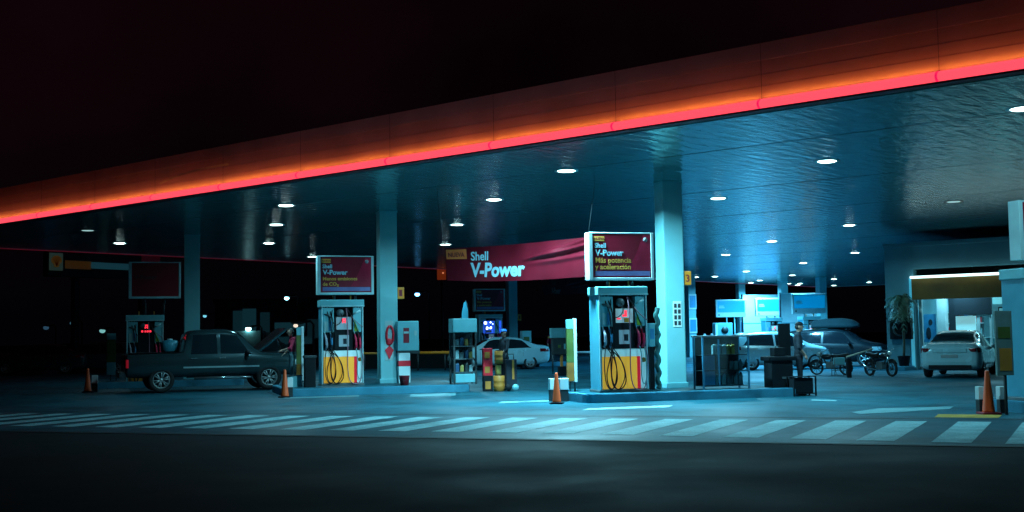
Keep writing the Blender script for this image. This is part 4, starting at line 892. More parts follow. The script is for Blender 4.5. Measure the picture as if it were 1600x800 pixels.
# ------------------------------------------------------------------ vehicles
def pchip(xs, ys, x):
    if x <= xs[0]: return ys[0]
    if x >= xs[-1]: return ys[-1]
    n = len(xs); h = [xs[i+1]-xs[i] for i in range(n-1)]; d = [(ys[i+1]-ys[i])/h[i] for i in range(n-1)]
    m = [0]*n; m[0] = d[0]; m[-1] = d[-1]
    for i in range(1, n-1):
        if d[i-1]*d[i] > 0: w1 = 2*h[i]+h[i-1]; w2 = h[i]+2*h[i-1]; m[i] = (w1+w2)/(w1/d[i-1]+w2/d[i])
    for i in range(n-1):
        if x <= xs[i+1]:
            t = (x-xs[i])/h[i]
            return (2*t**3-3*t*t+1)*ys[i] + (t**3-2*t*t+t)*h[i]*m[i] + (-2*t**3+3*t*t)*ys[i+1] + (t**3-t*t)*h[i]*m[i+1]
class Car:
    """body lofted over stations (x from nose + to tail -): x, z_bottom, z_belt, z_top, half width, half width at the top"""
    def __init__(s, stations):
        s.st = sorted(stations); s.xs = [a[0] for a in s.st]
    def par(s, x): return [pchip(s.xs, [a[k] for a in s.st], x) for k in range(1, 6)]
    def sect(s, x):
        zb, zl, zt, w, wt = s.par(x); H = zl-zb; g = zt-zl
        return [(0, zb), (w*.80, zb), (w*.95, zb+.05*H+.02), (w*.985, zb+.28*H), (w, zb+.52*H), (w*.995, zb+.74*H), (w*.975, zb+.90*H), (w*.945, zl),
                (w*.945*.72+wt*.28, zl+g*.26), (w*.945*.30+wt*.70, zl+g*.66), (wt, zl+g*.86), (wt*.93, zl+g*.95), (wt*.72, zt), (wt*.35, zt+.012), (0, zt+.016)]
    def side(s, x, t, o=0.004):
        zb, zl, zt, w, wt = s.par(x); g = zt-zl
        pts = s.sect(x)[7:11]; q = t*3; i = min(2, int(q)); f = q-i
        y = pts[i][0]*(1-f)+pts[i+1][0]*f; z = pts[i][1]*(1-f)+pts[i+1][1]*f
        return (x, y+o, z)
    def flank(s, x, z, o=0.004):
        P = s.sect(x)
        for a, b in zip(P[1:8], P[2:9]):
            if a[1] <= z <= b[1]:
                f = (z-a[1])/max(1e-6, b[1]-a[1]); return (x, a[0]+(b[0]-a[0])*f+o, z)
        return (x, P[4][0]+o, z)
    def top(s, x, v, o=0.006):
        P = s.sect(x)[10:]; q = (1-abs(v))*4; i = min(3, int(q)); f = q-i
        y = P[i][0]*(1-f)+P[i+1][0]*f; z = P[i][1]*(1-f)+P[i+1][1]*f
        return (x, math.copysign(y, v), z+o)
    def body(s, name, m, parent, arches, ar, arch_w, n=64):
        xs = [s.xs[0]+(s.xs[-1]-s.xs[0])*(0.5-0.5*math.cos(PI*k/n)) for k in range(n+1)]
        mb = MB(); rings = []
        for x in xs:
            P = s.sect(x); rings.append([mb.bm.verts.new((x, y, z)) for y, z in P] + [mb.bm.verts.new((x, -y, z)) for y, z in P[-2:0:-1]])
        for a, b in zip(rings, rings[1:]):
            for k in range(len(a)):
                f = mb.bm.faces.new((a[k], a[(k+1) % len(a)], b[(k+1) % len(a)], b[k])); f.smooth = True
        mb.bm.faces.new(rings[0]); mb.bm.faces.new(rings[-1][::-1])
        o = mb.build(name, m, parent)
        cb = MB()
        for ax in arches:
            for sg in (-1, 1):
                cb.lathe([(0, -0.16), (ar, -0.16), (ar, 0.16), (0, 0.16)], (ax, sg*(arch_w-0.10), ar*0.93), 32, 'Y')
        c = cb.build('cut', m_black); md = o.modifiers.new('b', 'BOOLEAN'); md.object = c; md.operation = 'DIFFERENCE'; md.solver = 'EXACT'; md.material_mode = 'TRANSFER' if hasattr(md, 'material_mode') else 'INDEX'
        dg = bpy.context.evaluated_depsgraph_get(); me = bpy.data.meshes.new_from_object(o.evaluated_get(dg)); old = o.data
        o.modifiers.clear(); o.data = me; bpy.data.meshes.remove(old); bpy.data.objects.remove(c)
        return o
    def grid(s, fn, nu, nv, name, m, parent):
        mb = MB(); g = [[mb.bm.verts.new(fn(i/nu, j/nv)) for j in range(nv+1)] for i in range(nu+1)]
        for i in range(nu):
            for j in range(nv):
                f = mb.bm.faces.new((g[i][j], g[i+1][j], g[i+1][j+1], g[i][j+1])); f.smooth = True
        return mb.build(name, m, parent)
    def side_window(s, parent, x0, x1, x0t, x1t, t0=0.08, t1=0.93, m=None):
        for sg in (1, -1):
            def fn(u, v):
                t = t0+(t1-t0)*v; x = (x0+(x0t-x0)*v)*(1-u)+(x1+(x1t-x1)*v)*u; p = s.side(x, t); return (p[0], sg*p[1], p[2])
            s.grid(fn, 10, 5, 'side_window', m or m_glass, parent)
    def top_window(s, parent, xa, xb, va, vb, name):
        def fn(u, v):
            x = xa+(xb-xa)*u; lim = va+(vb-va)*u; return s.top(x, -lim+2*lim*v)
        s.grid(fn, 10, 12, name, m_glass, parent)
WHEEL = {}
def wheel(parent, x, y, r, wdt, style=0):
    key = (round(r, 3), wdt, style); out = 1 if y > 0 else -1
    t0 = bpy.data.objects.new('wheel', None); C.objects.link(t0); t0.parent = parent; t0.location = (x, y, r); t0.rotation_euler = (0, random.uniform(0, 1), 0 if out > 0 else PI)
    if key not in WHEEL:
        a = MB(); h = wdt/2
        a.lathe([(r*0.66, -h), (r*0.90, -h), (r*0.985, -h*0.7), (r, 0), (r*0.985, h*0.7), (r*0.90, h), (r*0.66, h), (r*0.62, h*0.5), (r*0.62, -h*0.5), (r*0.66, -h)], n=40, axis='Y', cap=False); ty = a.build('tyre', m_tyre, t0)
        b = MB(); b.lathe([(r*0.64, h*0.92), (r*0.66, h*0.96), (r*0.60, h*0.96), (r*0.57, h*0.4), (r*0.57, -h*0.6), (r*0.64, -h*0.6), (r*0.64, h*0.92)], n=40, axis='Y', cap=False)
        b.lathe([(0, h*0.86), (r*0.13, h*0.86), (r*0.15, h*0.6), (0, h*0.6)], n=20, axis='Y')
        ns = 6 if style == 0 else 5
        for k in range(ns):
            for d in ((-0.09, 0.09) if style == 0 else (0,)):
                a_ = 2*PI*k/ns; e0 = a_+d*1.4; e1 = a_+d*2.0
                b.tube([(r*0.12*math.cos(e0), h*0.74, r*0.12*math.sin(e0)), (r*0.60*math.cos(e1), h*0.80, r*0.60*math.sin(e1))], r*(0.045 if style == 0 else 0.085), 6)
        ri = b.build('rim', m_rim, t0)
        c = MB(); c.lathe([(0, h*0.2), (r*0.5, h*0.2), (r*0.5, h*0.1), (0, h*0.1)], n=24, axis='Y'); dk = c.build('brake_disc', m_dgrey, t0)
        WHEEL[key] = (ty, ri, dk)
    else:
        for q in WHEEL[key]:
            c = q.copy(); C.objects.link(c); c.parent = t0
def car(name, label, cat, p, head, spec):
    t = thing(name, label, cat, p, head)
    c = Car(spec['st']); m = spec['paint']
    c.body('body', m, t, spec['ax'], spec['ar'], spec['w'])
    for a in spec['side']: c.side_window(t, *a)
    c.top_window(t, *spec['wind'], 'windscreen'); 
    if spec.get('rear'): c.top_window(t, *spec['rear'], 'rear_window')
    for ax in spec['ax']:
        for sg in (1, -1): wheel(t, ax, sg*(spec['w']-0.115), spec['r'], 0.21, spec.get('style', 0))
    nose, tail = c.xs[-1], c.xs[0]
    for sg in (1, -1):
        # lamps wrap the corners: patches lifted off the body
        for (x0, x1, z0, z1, nm, mm) in spec['lamps']:
            def fn(u, v):
                x = x0+(x1-x0)*u; z = z0+(z1-z0)*v; p_ = c.flank(x, z, 0.008); return (p_[0], sg*p_[1], p_[2])
            c.grid(fn, 6, 3, nm, mm, t)
        xm = spec['mirror'][0]; q = c.side(xm, 0.05)
        mb = MB(); mb.ball((xm-0.02, sg*(q[1]+0.10), q[2]+0.05), (0.07, 0.11, 0.075)); mb.tube([(xm, sg*(q[1]-0.02), q[2]), (xm, sg*(q[1]+0.05), q[2]+0.03)], 0.025, 6); mb.build('mirror', spec.get('mirror_m', m), t)
        for hx, hz in spec['handles']:
            q = c.flank(hx, hz); mb = MB(); mb.box((hx, sg*(q[1]+0.012), hz), (0.19, 0.03, 0.032), 0.01); mb.build('door_handle', spec.get('handle_m', m), t)
        for gx, z0, z1 in spec['gaps']:
            def fn(u, v):
                z = z0+(z1-z0)*v; p_ = c.flank(gx-0.004+0.008*u, z, 0.003); return (p_[0], sg*p_[1], p_[2])
            c.grid(fn, 1, 10, 'door_gap', m_black, t)
    for (x0, x1, z0, z1, y0, nm, mm) in spec['ends']:
        mb = MB(); mb.bx(x0, x1, -y0, y0, z0, z1, 0.01); mb.build(nm, mm, t)
    return t, c
m_psil = mat('paint_pale', (0.46, 0.76, 0.82), 0.25, 0.1, noise=0.02, coat=0.6)
m_pgrey = mat('paint_graphite', (0.038, 0.076, 0.084), 0.20, 0.45, noise=0.03, nscale=0.7, coat=0.6)
m_pdark = mat('paint_black', (0.006, 0.012, 0.016), 0.3, 0.0, noise=0.02, coat=0.0, spec=0.35)
m_pteal = mat('paint_silver_teal', (0.45, 0.62, 0.64), 0.25, 0.2, noise=0.03, coat=0.6)
m_chrome = mat('chrome', (0.6, 0.65, 0.66), 0.15, 0.9, noise=0.02)
m_plate = mat('plate', (0.35, 0.42, 0.43), 0.5)

# graphite crew-cab pickup with its bonnet raised
pw_r, pw_f = G(256, 615, 0), G(422, 608.5, 0); dv = pw_f-pw_r; hd = math.atan2(dv.y, dv.x)*0.0 + R(22)
pc = (pw_r+pw_f)/2; pc.z = 0.005
hv = Vector((-math.sin(hd), math.cos(hd), 0))
pc = pc + hv*0.95      # the pixels are the near wheels
st = [(-2.62, 0.50, 1.00, 1.06, 0.84, 0.76), (-2.56, 0.46, 1.02, 1.12, 0.93, 0.86), (-1.8, 0.44, 1.04, 1.14, 0.965, 0.90), (-1.02, 0.44, 1.04, 1.15, 0.965, 0.90),
      (-0.99, 0.44, 1.05, 1.18, 0.965, 0.90), (-0.86, 0.44, 1.06, 1.73, 0.965, 0.74), (-0.5, 0.44, 1.06, 1.82, 0.965, 0.73), (0.2, 0.44, 1.06, 1.83, 0.965, 0.73), (0.55, 0.44, 1.06, 1.76, 0.965, 0.73),
      (1.20, 0.44, 1.05, 1.20, 0.965, 0.80), (1.35, 0.44, 1.04, 1.13, 0.965, 0.82), (2.0, 0.44, 1.00, 1.09, 0.95, 0.82), (2.45, 0.40, 0.94, 1.03, 0.90, 0.76), (2.60, 0.42, 0.80, 0.90, 0.78, 0.62), (2.64, 0.46, 0.70, 0.80, 0.70, 0.55)]
pk_spec = dict(st=st, paint=m_pgrey, ax=(-1.62, 1.50), ar=0.46, w=0.965, r=0.375, style=0,
    side=[(-0.78, -0.02, -0.70, -0.02), (0.08, 1.02, 0.08, 0.56)], wind=(1.16, 0.60, 0.95, 0.90), rear=(-0.97, -0.88, 0.8, 0.85),
    lamps=[(-2.60, -2.53, 0.74, 0.98, 'tail_light', emit('tail_glow', (0.9, 0.02, 0.05), 0.12)), (2.20, 2.50, 0.74, 0.90, 'headlight', m_lampw)],
    mirror=(0.86,), mirror_m=m_dark, handles=[(-0.70, 0.98), (0.12, 0.98)], handle_m=m_chrome, gaps=[(-0.86, 0.5, 1.02), (0.02, 0.46, 1.02), (1.10, 0.5, 1.02)],
    ends=[(-2.78, -2.58, 0.45, 0.62, 0.84, 'rear_bumper', m_dgrey), (2.52, 2.67, 0.42, 0.60, 0.74, 'front_bumper', m_dgrey), (-2.645, -2.60, 0.72, 0.82, 0.24, 'licence_plate', m_plate)])
t, c = car('pickup_truck', 'dark graphite crew cab pickup with raised bonnet at the left', 'pickup truck', pc, hd, pk_spec)
for sg in (1, -1):
    mb = MB(); mb.tube([(-0.7, sg*0.98, 0.40), (0.95, sg*0.98, 0.40)], 0.045, 8); mb.build('side_step', m_chrome, t)
    def fn(u, v):
        p_ = c.flank(-1.0+2.2*u, 0.70+0.045*v, 0.006); return (p_[0], sg*p_[1], p_[2])
    c.grid(fn, 14, 1, 'side_moulding', m_pteal, t)
mb = MB(); mb.box((1.62, 0, 1.48), (1.16, 1.62, 0.05), 0.02, Euler((0, R(-38), 0))); mb.build('bonnet', m_pgrey, t)
mb = MB(); mb.box((1.66, 0, 1.455), (1.0, 1.40, 0.02), 0.005, Euler((0, R(-38), 0))); mb.build('bonnet_liner', m_blue, t)
mb = MB(); mb.bx(1.30, 2.40, -0.66, 0.66, 1.10, 1.135, 0.01); mb.build('engine_bay', m_dark, t)
mb = MB(); mb.tube([(2.2, 0.62, 1.05), (1.95, 0.62, 1.72)], 0.012, 6); mb.build('bonnet_prop', m_grey, t)
mb = MB(); mb.bx(-2.50, -1.05, -0.80, 0.80, 1.155, 1.17, 0.01); mb.build('bed_cover', m_dark, t)
t = thing('plastic_drum', 'pale blue drum in the pickup bed against the cab', 'drum', Vector(pc) + Matrix.Rotation(hd, 3, 'Z') @ Vector((-1.28, 0.05, 1.17)), 0)
mb = MB(); mb.lathe([(0, 0), (0.24, 0), (0.27, 0.05), (0.27, 0.26), (0.22, 0.34), (0.10, 0.36), (0, 0.36)], n=24); mb.build('body', m_blue, t, smooth=True)
mb = MB(); mb.lathe([(0.08, 0.36), (0.08, 0.40), (0, 0.405)], n=16); mb.build('lid', m_white, t)

# white saloon in the middle, nose to the left
def saloon_stations(zr=1.45):
    return [(-2.27, 0.50, 0.80, 0.86, 0.66, 0.52), (-2.22, 0.36, 0.90, 0.98, 0.80, 0.66), (-2.05, 0.26, 0.97, 1.05, 0.87, 0.70), (-1.72, 0.22, 0.96, 1.09, 0.89, 0.68), (-1.05, 0.20, 0.93, 1.36, 0.90, 0.58), (-0.45, 0.20, 0.91, zr, 0.90, 0.60),
            (0.15, 0.20, 0.89, zr, 0.90, 0.60), (0.55, 0.20, 0.88, zr-0.09, 0.90, 0.60), (1.20, 0.20, 0.87, 1.00, 0.89, 0.70), (1.45, 0.20, 0.84, 0.93, 0.88, 0.70), (1.95, 0.20, 0.74, 0.83, 0.83, 0.64), (2.20, 0.24, 0.62, 0.70, 0.70, 0.52), (2.27, 0.32, 0.54, 0.60, 0.56, 0.42)]
def saloon_spec(paint):
    return dict(st=saloon_stations(), paint=paint, ax=(-1.34, 1.36), ar=0.37, w=0.90, r=0.315, style=0,
    side=[(-1.42, -0.36, -1.00, -0.36), (-0.28, 0.98, -0.28, 0.46)], wind=(1.14, 0.55, 0.93, 0.90), rear=(-1.66, -1.06, 0.90, 0.88),
    lamps=[(-2.20, -1.80, 0.78, 0.92, 'tail_light', m_lampr), (1.75, 2.12, 0.58, 0.70, 'headlight', m_lampw)],
    mirror=(0.82,), handles=[(-0.95, 0.80), (0.02, 0.78)], gaps=[(-0.32, 0.28, 0.88), (0.92, 0.28, 0.84), (-1.02, 0.6, 0.88)],
    ends=[(-2.29, -2.235, 0.62, 0.72, 0.25, 'licence_plate', m_plate), (-2.26, -2.05, 0.28, 0.40, 0.62, 'rear_diffuser', m_dark), (2.12, 2.285, 0.30, 0.44, 0.45, 'grille', m_dark)])
ps = G(829, 577, 0); hd = R(197-8)
q = ps - (Matrix.Rotation(hd, 3, 'Z') @ Vector((-1.34, 0.90, 0))); q.z = 0.005
car('saloon_car', 'white saloon car parked side-on behind the containers, its tail to the right', 'car', q, hd, saloon_spec(m_psil))
# silver hatchback
hst = [(-2.02, 0.45, 0.84, 0.92, 0.68, 0.55), (-1.98, 0.32, 0.92, 1.10, 0.80, 0.62), (-1.78, 0.24, 0.96, 1.36, 0.84, 0.58), (-1.45, 0.20, 0.95, 1.46, 0.86, 0.58), (-0.5, 0.19, 0.92, 1.50, 0.86, 0.60), (0.1, 0.19, 0.90, 1.50, 0.86, 0.60),
       (0.5, 0.19, 0.89, 1.42, 0.86, 0.60), (1.12, 0.19, 0.88, 1.04, 0.85, 0.68), (1.4, 0.2, 0.86, 0.96, 0.84, 0.66), (1.8, 0.22, 0.76, 0.86, 0.78, 0.60), (2.0, 0.28, 0.62, 0.70, 0.62, 0.46)]
hs = dict(st=hst, paint=m_pteal, ax=(-1.28, 1.28), ar=0.37, w=0.86, r=0.31, style=1,
    side=[(-1.62, -0.36, -1.25, -0.36), (-0.28, 0.95, -0.28, 0.42)], wind=(1.08, 0.52, 0.93, 0.9), rear=(-1.96, -1.70, 0.88, 0.88),
    lamps=[(-1.96, -1.72, 0.80, 0.94, 'tail_light', m_lampr), (1.55, 1.88, 0.64, 0.78, 'headlight', m_lampw)],
    mirror=(0.8,), handles=[(-0.95, 0.82), (0.0, 0.80)], gaps=[(-0.32, 0.28, 0.88), (0.92, 0.28, 0.84)],
    ends=[(-2.04, -1.98, 0.60, 0.70, 0.24, 'licence_plate', m_plate)])
ph = G(1176, 579, 0); hd = R(6)
q = ph - (Matrix.Rotation(hd, 3, 'Z') @ Vector((-1.28, -0.86, 0))); q.z = 0.005
car('hatchback_car', 'silver hatchback behind the glass bottle cabinet, nose to the right', 'car', q, hd, hs)
# dark car with roof box, turned toward the camera
pd = G(1350, 573, 0); hd = R(-26)
q = pd - (Matrix.Rotation(hd, 3, 'Z') @ Vector((1.36, -0.92, 0))); q.z = 0.005
ds = dict(hs); ds['st'] = [(a*1.10, b, c_*1.03, d*1.05, e*1.05, f*1.05) for a, b, c_, d, e, f in hst]; ds['paint'] = m_pdark; ds['ax'] = (-1.40, 1.40); ds['w'] = 0.90; ds['r'] = 0.33; ds['ar'] = 0.39
ds['side'] = [(-1.78, -0.40, -1.37, -0.40), (-0.31, 1.04, -0.31, 0.46)]; ds['wind'] = (1.19, 0.57, 0.93, 0.9); ds['rear'] = (-2.15, -1.87, 0.88, 0.88)
ds['lamps'] = [(-2.15, -1.9, 0.84, 0.98, 'tail_light', m_lampr), (1.70, 2.07, 0.66, 0.82, 'headlight', m_lampw)]; ds['ends'] = [(2.02, 2.225, 0.36, 0.52, 0.40, 'grille', m_dark)]
tD, cD = car('estate_car', 'black car with a roof box, nose toward the shop', 'car', q, hd, ds)
rb = Vector(q) + Matrix.Rotation(hd, 3, 'Z') @ Vector((0.05, 0, 1.605))
t = thing('roof_box', 'dark rounded luggage box on the black car\'s roof', 'roof box', rb, hd)
bb = Car([(-0.95, 0.03, 0.12, 0.22, 0.32, 0.25), (-0.88, 0.0, 0.16, 0.34, 0.40, 0.30), (0.2, 0.0, 0.18, 0.42, 0.42, 0.33), (0.75, 0.0, 0.16, 0.34, 0.38, 0.28), (1.02, 0.05, 0.12, 0.18, 0.22, 0.15)])
xs = [-0.95+1.97*(0.5-0.5*math.cos(PI*k/24)) for k in range(25)]; mb = MB(); rings = []
for x in xs:
    P = bb.sect(x); rings.append([mb.bm.verts.new((x, y, z)) for y, z in P] + [mb.bm.verts.new((x, -y, z)) for y, z in P[-2:0:-1]])
for a, b in zip(rings, rings[1:]):
    for k in range(len(a)): f = mb.bm.faces.new((a[k], a[(k+1) % len(a)], b[(k+1) % len(a)], b[k])); f.smooth = True
mb.bm.faces.new(rings[0]); mb.bm.faces.new(rings[-1][::-1]); mb.build('box_shell', mat('roofbox_teal', (0.008, 0.026, 0.032), 0.75, spec=0.2), t)
mb = MB()
for x in (-0.5, 0.55): mb.tube([(x, -0.5, -0.04), (x, 0.5, -0.04)], 0.02, 8)
mb.build('roof_bars', m_dgrey, t)
# pale saloon in front of the shop, tail to the camera
pr_ = G(1486, 591, 0); hd = R(90-29)
q = pr_ - (Matrix.Rotation(hd, 3, 'Z') @ Vector((-2.1, 0.0, 0))); q.z = 0.005
sp = saloon_spec(m_psil); sp['ends'] = sp['ends'] + [(-2.30, -2.21, 0.78, 0.90, 0.50, 'boot_trim', m_psil)]
sp['style'] = 1
tW, cW = car('saloon_car', 'pale saloon car with its tail to the camera, in front of the lit shop', 'car', q, hd, sp)
for sg in (1, -1):
    mb = MB(); mb.box((-2.215, sg*0.60, 0.86), (0.10, 0.36, 0.12), 0.03, Euler((0, 0, sg*R(14)))); mb.build('tail_light', m_lampr, tW)

# box van and far vehicles at left
pv = G(377, 566, 0); pv.z = 0.005
t = thing('box_van', 'pale teal box van partly hidden behind the pickup cab', 'van', pv, R(4))
mb = MB(); mb.bx(-2.3, 1.5, -1.0, 1.0, 0.75, 2.12, 0.06); mb.build('cargo_box', mat('van_teal', (0.30, 0.66, 0.68), 0.45, noise=0.06), t)
mb = MB(); mb.prism([(1.52, 0.45), (3.0, 0.45), (3.05, 1.1), (2.55, 1.35), (2.15, 1.98), (1.52, 2.02)], 1.8, 0, Matrix.Translation((0, 0.9, 0)) @ Matrix.Rotation(PI/2, 4, 'X')); mb.build('cab', m_teal, t)
mb = MB(); mb.bx(1.7, 2.2, -0.912, -0.904, 1.3, 1.8); mb.build('side_window', m_glass, t)
mb = MB(); mb.bx(-2.05, 2.9, -0.8, 0.8, 0.42, 0.745); mb.build('chassis', m_dark, t)
for x in (-1.3, 2.2):
    for s_ in (-0.86, 0.86): wheel(t, x, s_, 0.36, 0.21, 1)
pz = G(62, 585, 0); pz.z = 0.005
fs = saloon_spec(mat('paint_navy', (0.03, 0.05, 0.06), 0.3)); fs['lamps'] = [(-2.20, -1.80, 0.78, 0.92, 'tail_light', m_lampr), (1.75, 2.12, 0.58, 0.70, 'headlight', m_lampw)]
tF, cF = car('saloon_car', 'faint dark car at far left with one red tail lamp', 'car', pz, R(190), fs)
mb = MB(); mb.ball((-2.22, 0.55, 0.80), (0.05, 0.10, 0.06)); mb.build('lit_tail_lamp', m_redled, tF)
pz = G(150, 583, 0); pz.z = 0.005
tF, cF = car('hatchback_car', 'faint dark car at far left with one lit headlamp', 'car', pz, R(188), dict(hs, paint=mat('paint_navy', (0.03, 0.05, 0.06), 0.3)))
mb = MB(); mb.ball((1.94, 0.50, 0.66), (0.06, 0.13, 0.09)); mb.build('lit_headlamp', emit('headlamp_on', (0.35, 0.85, 1.0), 1.2), tF)

# motorcycles
def motorcycle(label, p, rz):
    t = thing('motorcycle', label, 'motorcycle', p, rz, 'motorcycles parked before the black car')
    for x in (-0.62, 0.66):
        w0 = bpy.data.objects.new('wheel', None); C.objects.link(w0); w0.parent = t; w0.location = (x, 0, 0.30)
        mb = MB(); mb.lathe([(0.235, -0.05), (0.285, -0.045), (0.30, 0), (0.285, 0.045), (0.235, 0.05), (0.23, 0), (0.235, -0.05)], n=28, axis='Y', cap=False); mb.build('tyre', m_tyre, w0)
        mb = MB(); mb.lathe([(0.0, -0.04), (0.05, -0.04), (0.05, 0.04), (0, 0.04)], n=12, axis='Y')
        for k in range(8): a = 2*PI*k/8; mb.tube([(0, 0, 0), (0.235*math.cos(a), 0, 0.235*math.sin(a))], 0.010, 5)
        mb.build('rim', m_dgrey, w0)
    mb = MB(); mb.tube([(0.66, -0.07, 0.30), (0.50, -0.07, 0.72), (0.42, -0.06, 0.95)], 0.02, 8); mb.tube([(0.66, 0.07, 0.30), (0.50, 0.07, 0.72), (0.42, 0.06, 0.95)], 0.02, 8); mb.build('fork', m_chrome, t)
    mb = MB(); mb.tube([(0.34, -0.36, 1.06), (0.42, -0.20, 1.0), (0.42, 0.20, 1.0), (0.34, 0.36, 1.06)], 0.014, 8, smooth=4); mb.build('handlebar', m_chrome, t)
    mb = MB(); mb.ball((0.56, 0, 0.88), (0.09, 0.09, 0.09)); mb.build('headlight', m_lampw, t)
    mb = MB(); mb.ball((0.20, 0, 0.78), (0.27, 0.14, 0.13)); mb.build('fuel_tank', m_pdark, t)
    mb = MB(); mb.tube([(-0.02, 0, 0.80), (-0.3, 0, 0.78), (-0.55, 0, 0.82), (-0.75, 0, 0.86)], [0.11, 0.09], 10, smooth=3); mb.build('seat', m_black, t)
    mb = MB(); mb.box((0.05, 0, 0.42), (0.36, 0.24, 0.30), 0.05); mb.build('engine', m_grey, t)
    mb = MB(); mb.tube([(0.42, 0, 0.9), (0.25, 0, 0.5), (0.0, 0, 0.28), (-0.35, 0, 0.32), (-0.62, 0, 0.30)], 0.03, 8); mb.tube([(0.40, 0, 0.86), (-0.2, 0, 0.72), (-0.62, 0.08, 0.32)], 0.025, 8); mb.build('bike_frame', m_dgrey, t)
    mb = MB(); mb.tube([(0.15, -0.14, 0.30), (-0.2, -0.15, 0.26), (-0.75, -0.16, 0.40)], [0.025, 0.045], 8, smooth=4); mb.build('exhaust', m_chrome, t)
    mb = MB(); mb.tube([(-0.1, -0.1, 0.3), (-0.12, -0.28, 0.0)], 0.012, 6); mb.build('kickstand', m_dgrey, t)
    for x in (-0.62, 0.66):
        mb = MB(); mb.tube([(x+0.30*math.cos(a), 0, 0.31+0.33*math.sin(a)) for a in [R(30+12*k) for k in range(11)]], 0.045, 6); mb.build('mudguard', m_pdark, t)
    return t
motorcycle('dark motorcycle standing side-on in front of the black car', G(1300, 586, 0.005), R(146)).scale = (0.80,)*3
motorcycle('dark motorcycle turned toward the camera at the black car\'s nose', G(1376, 588, 0.005), R(-68)).scale = (0.85,)*3
t = thing('wash_rack', 'small pale metal rack standing beside the side-on motorcycle', 'rack', G(1312, 587, 0.005), R(10)); fr = MB()
for x in (-0.22, 0.20):
    for y in (-0.12, 0.12): fr.tube([(x, y, 0), (x, y, 0.62)], 0.014, 6)
for z in (0.18, 0.36):
    fr.tube([(-0.22, -0.12, z), (0.20, -0.12, z)], 0.012, 6); fr.tube([(-0.22, 0.12, z), (0.20, 0.12, z)], 0.012, 6)
fr.build('rack_frame', m_grey, t)
mb = MB(); mb.bx(-0.18, 0.16, -0.10, 0.10, 0.375, 0.60, 0.01); mb.build('pale_box', m_teal, t)
t = thing('barrier_pole', 'pale slanted pole on a dark stand between the two motorcycles', 'pole', G(1327, 590, 0.005), R(12))
mb = MB(); mb.bx(-0.06, 0.06, -0.06, 0.06, 0, 0.62, 0.01); mb.build('stand', m_dark, t)
mb = MB(); mb.tube([(-0.08, 0, 0.66), (0.85, 0, 0.90)], 0.028, 8); mb.build('pole', mat('pole_beige', (0.55, 0.50, 0.38), 0.5), t)

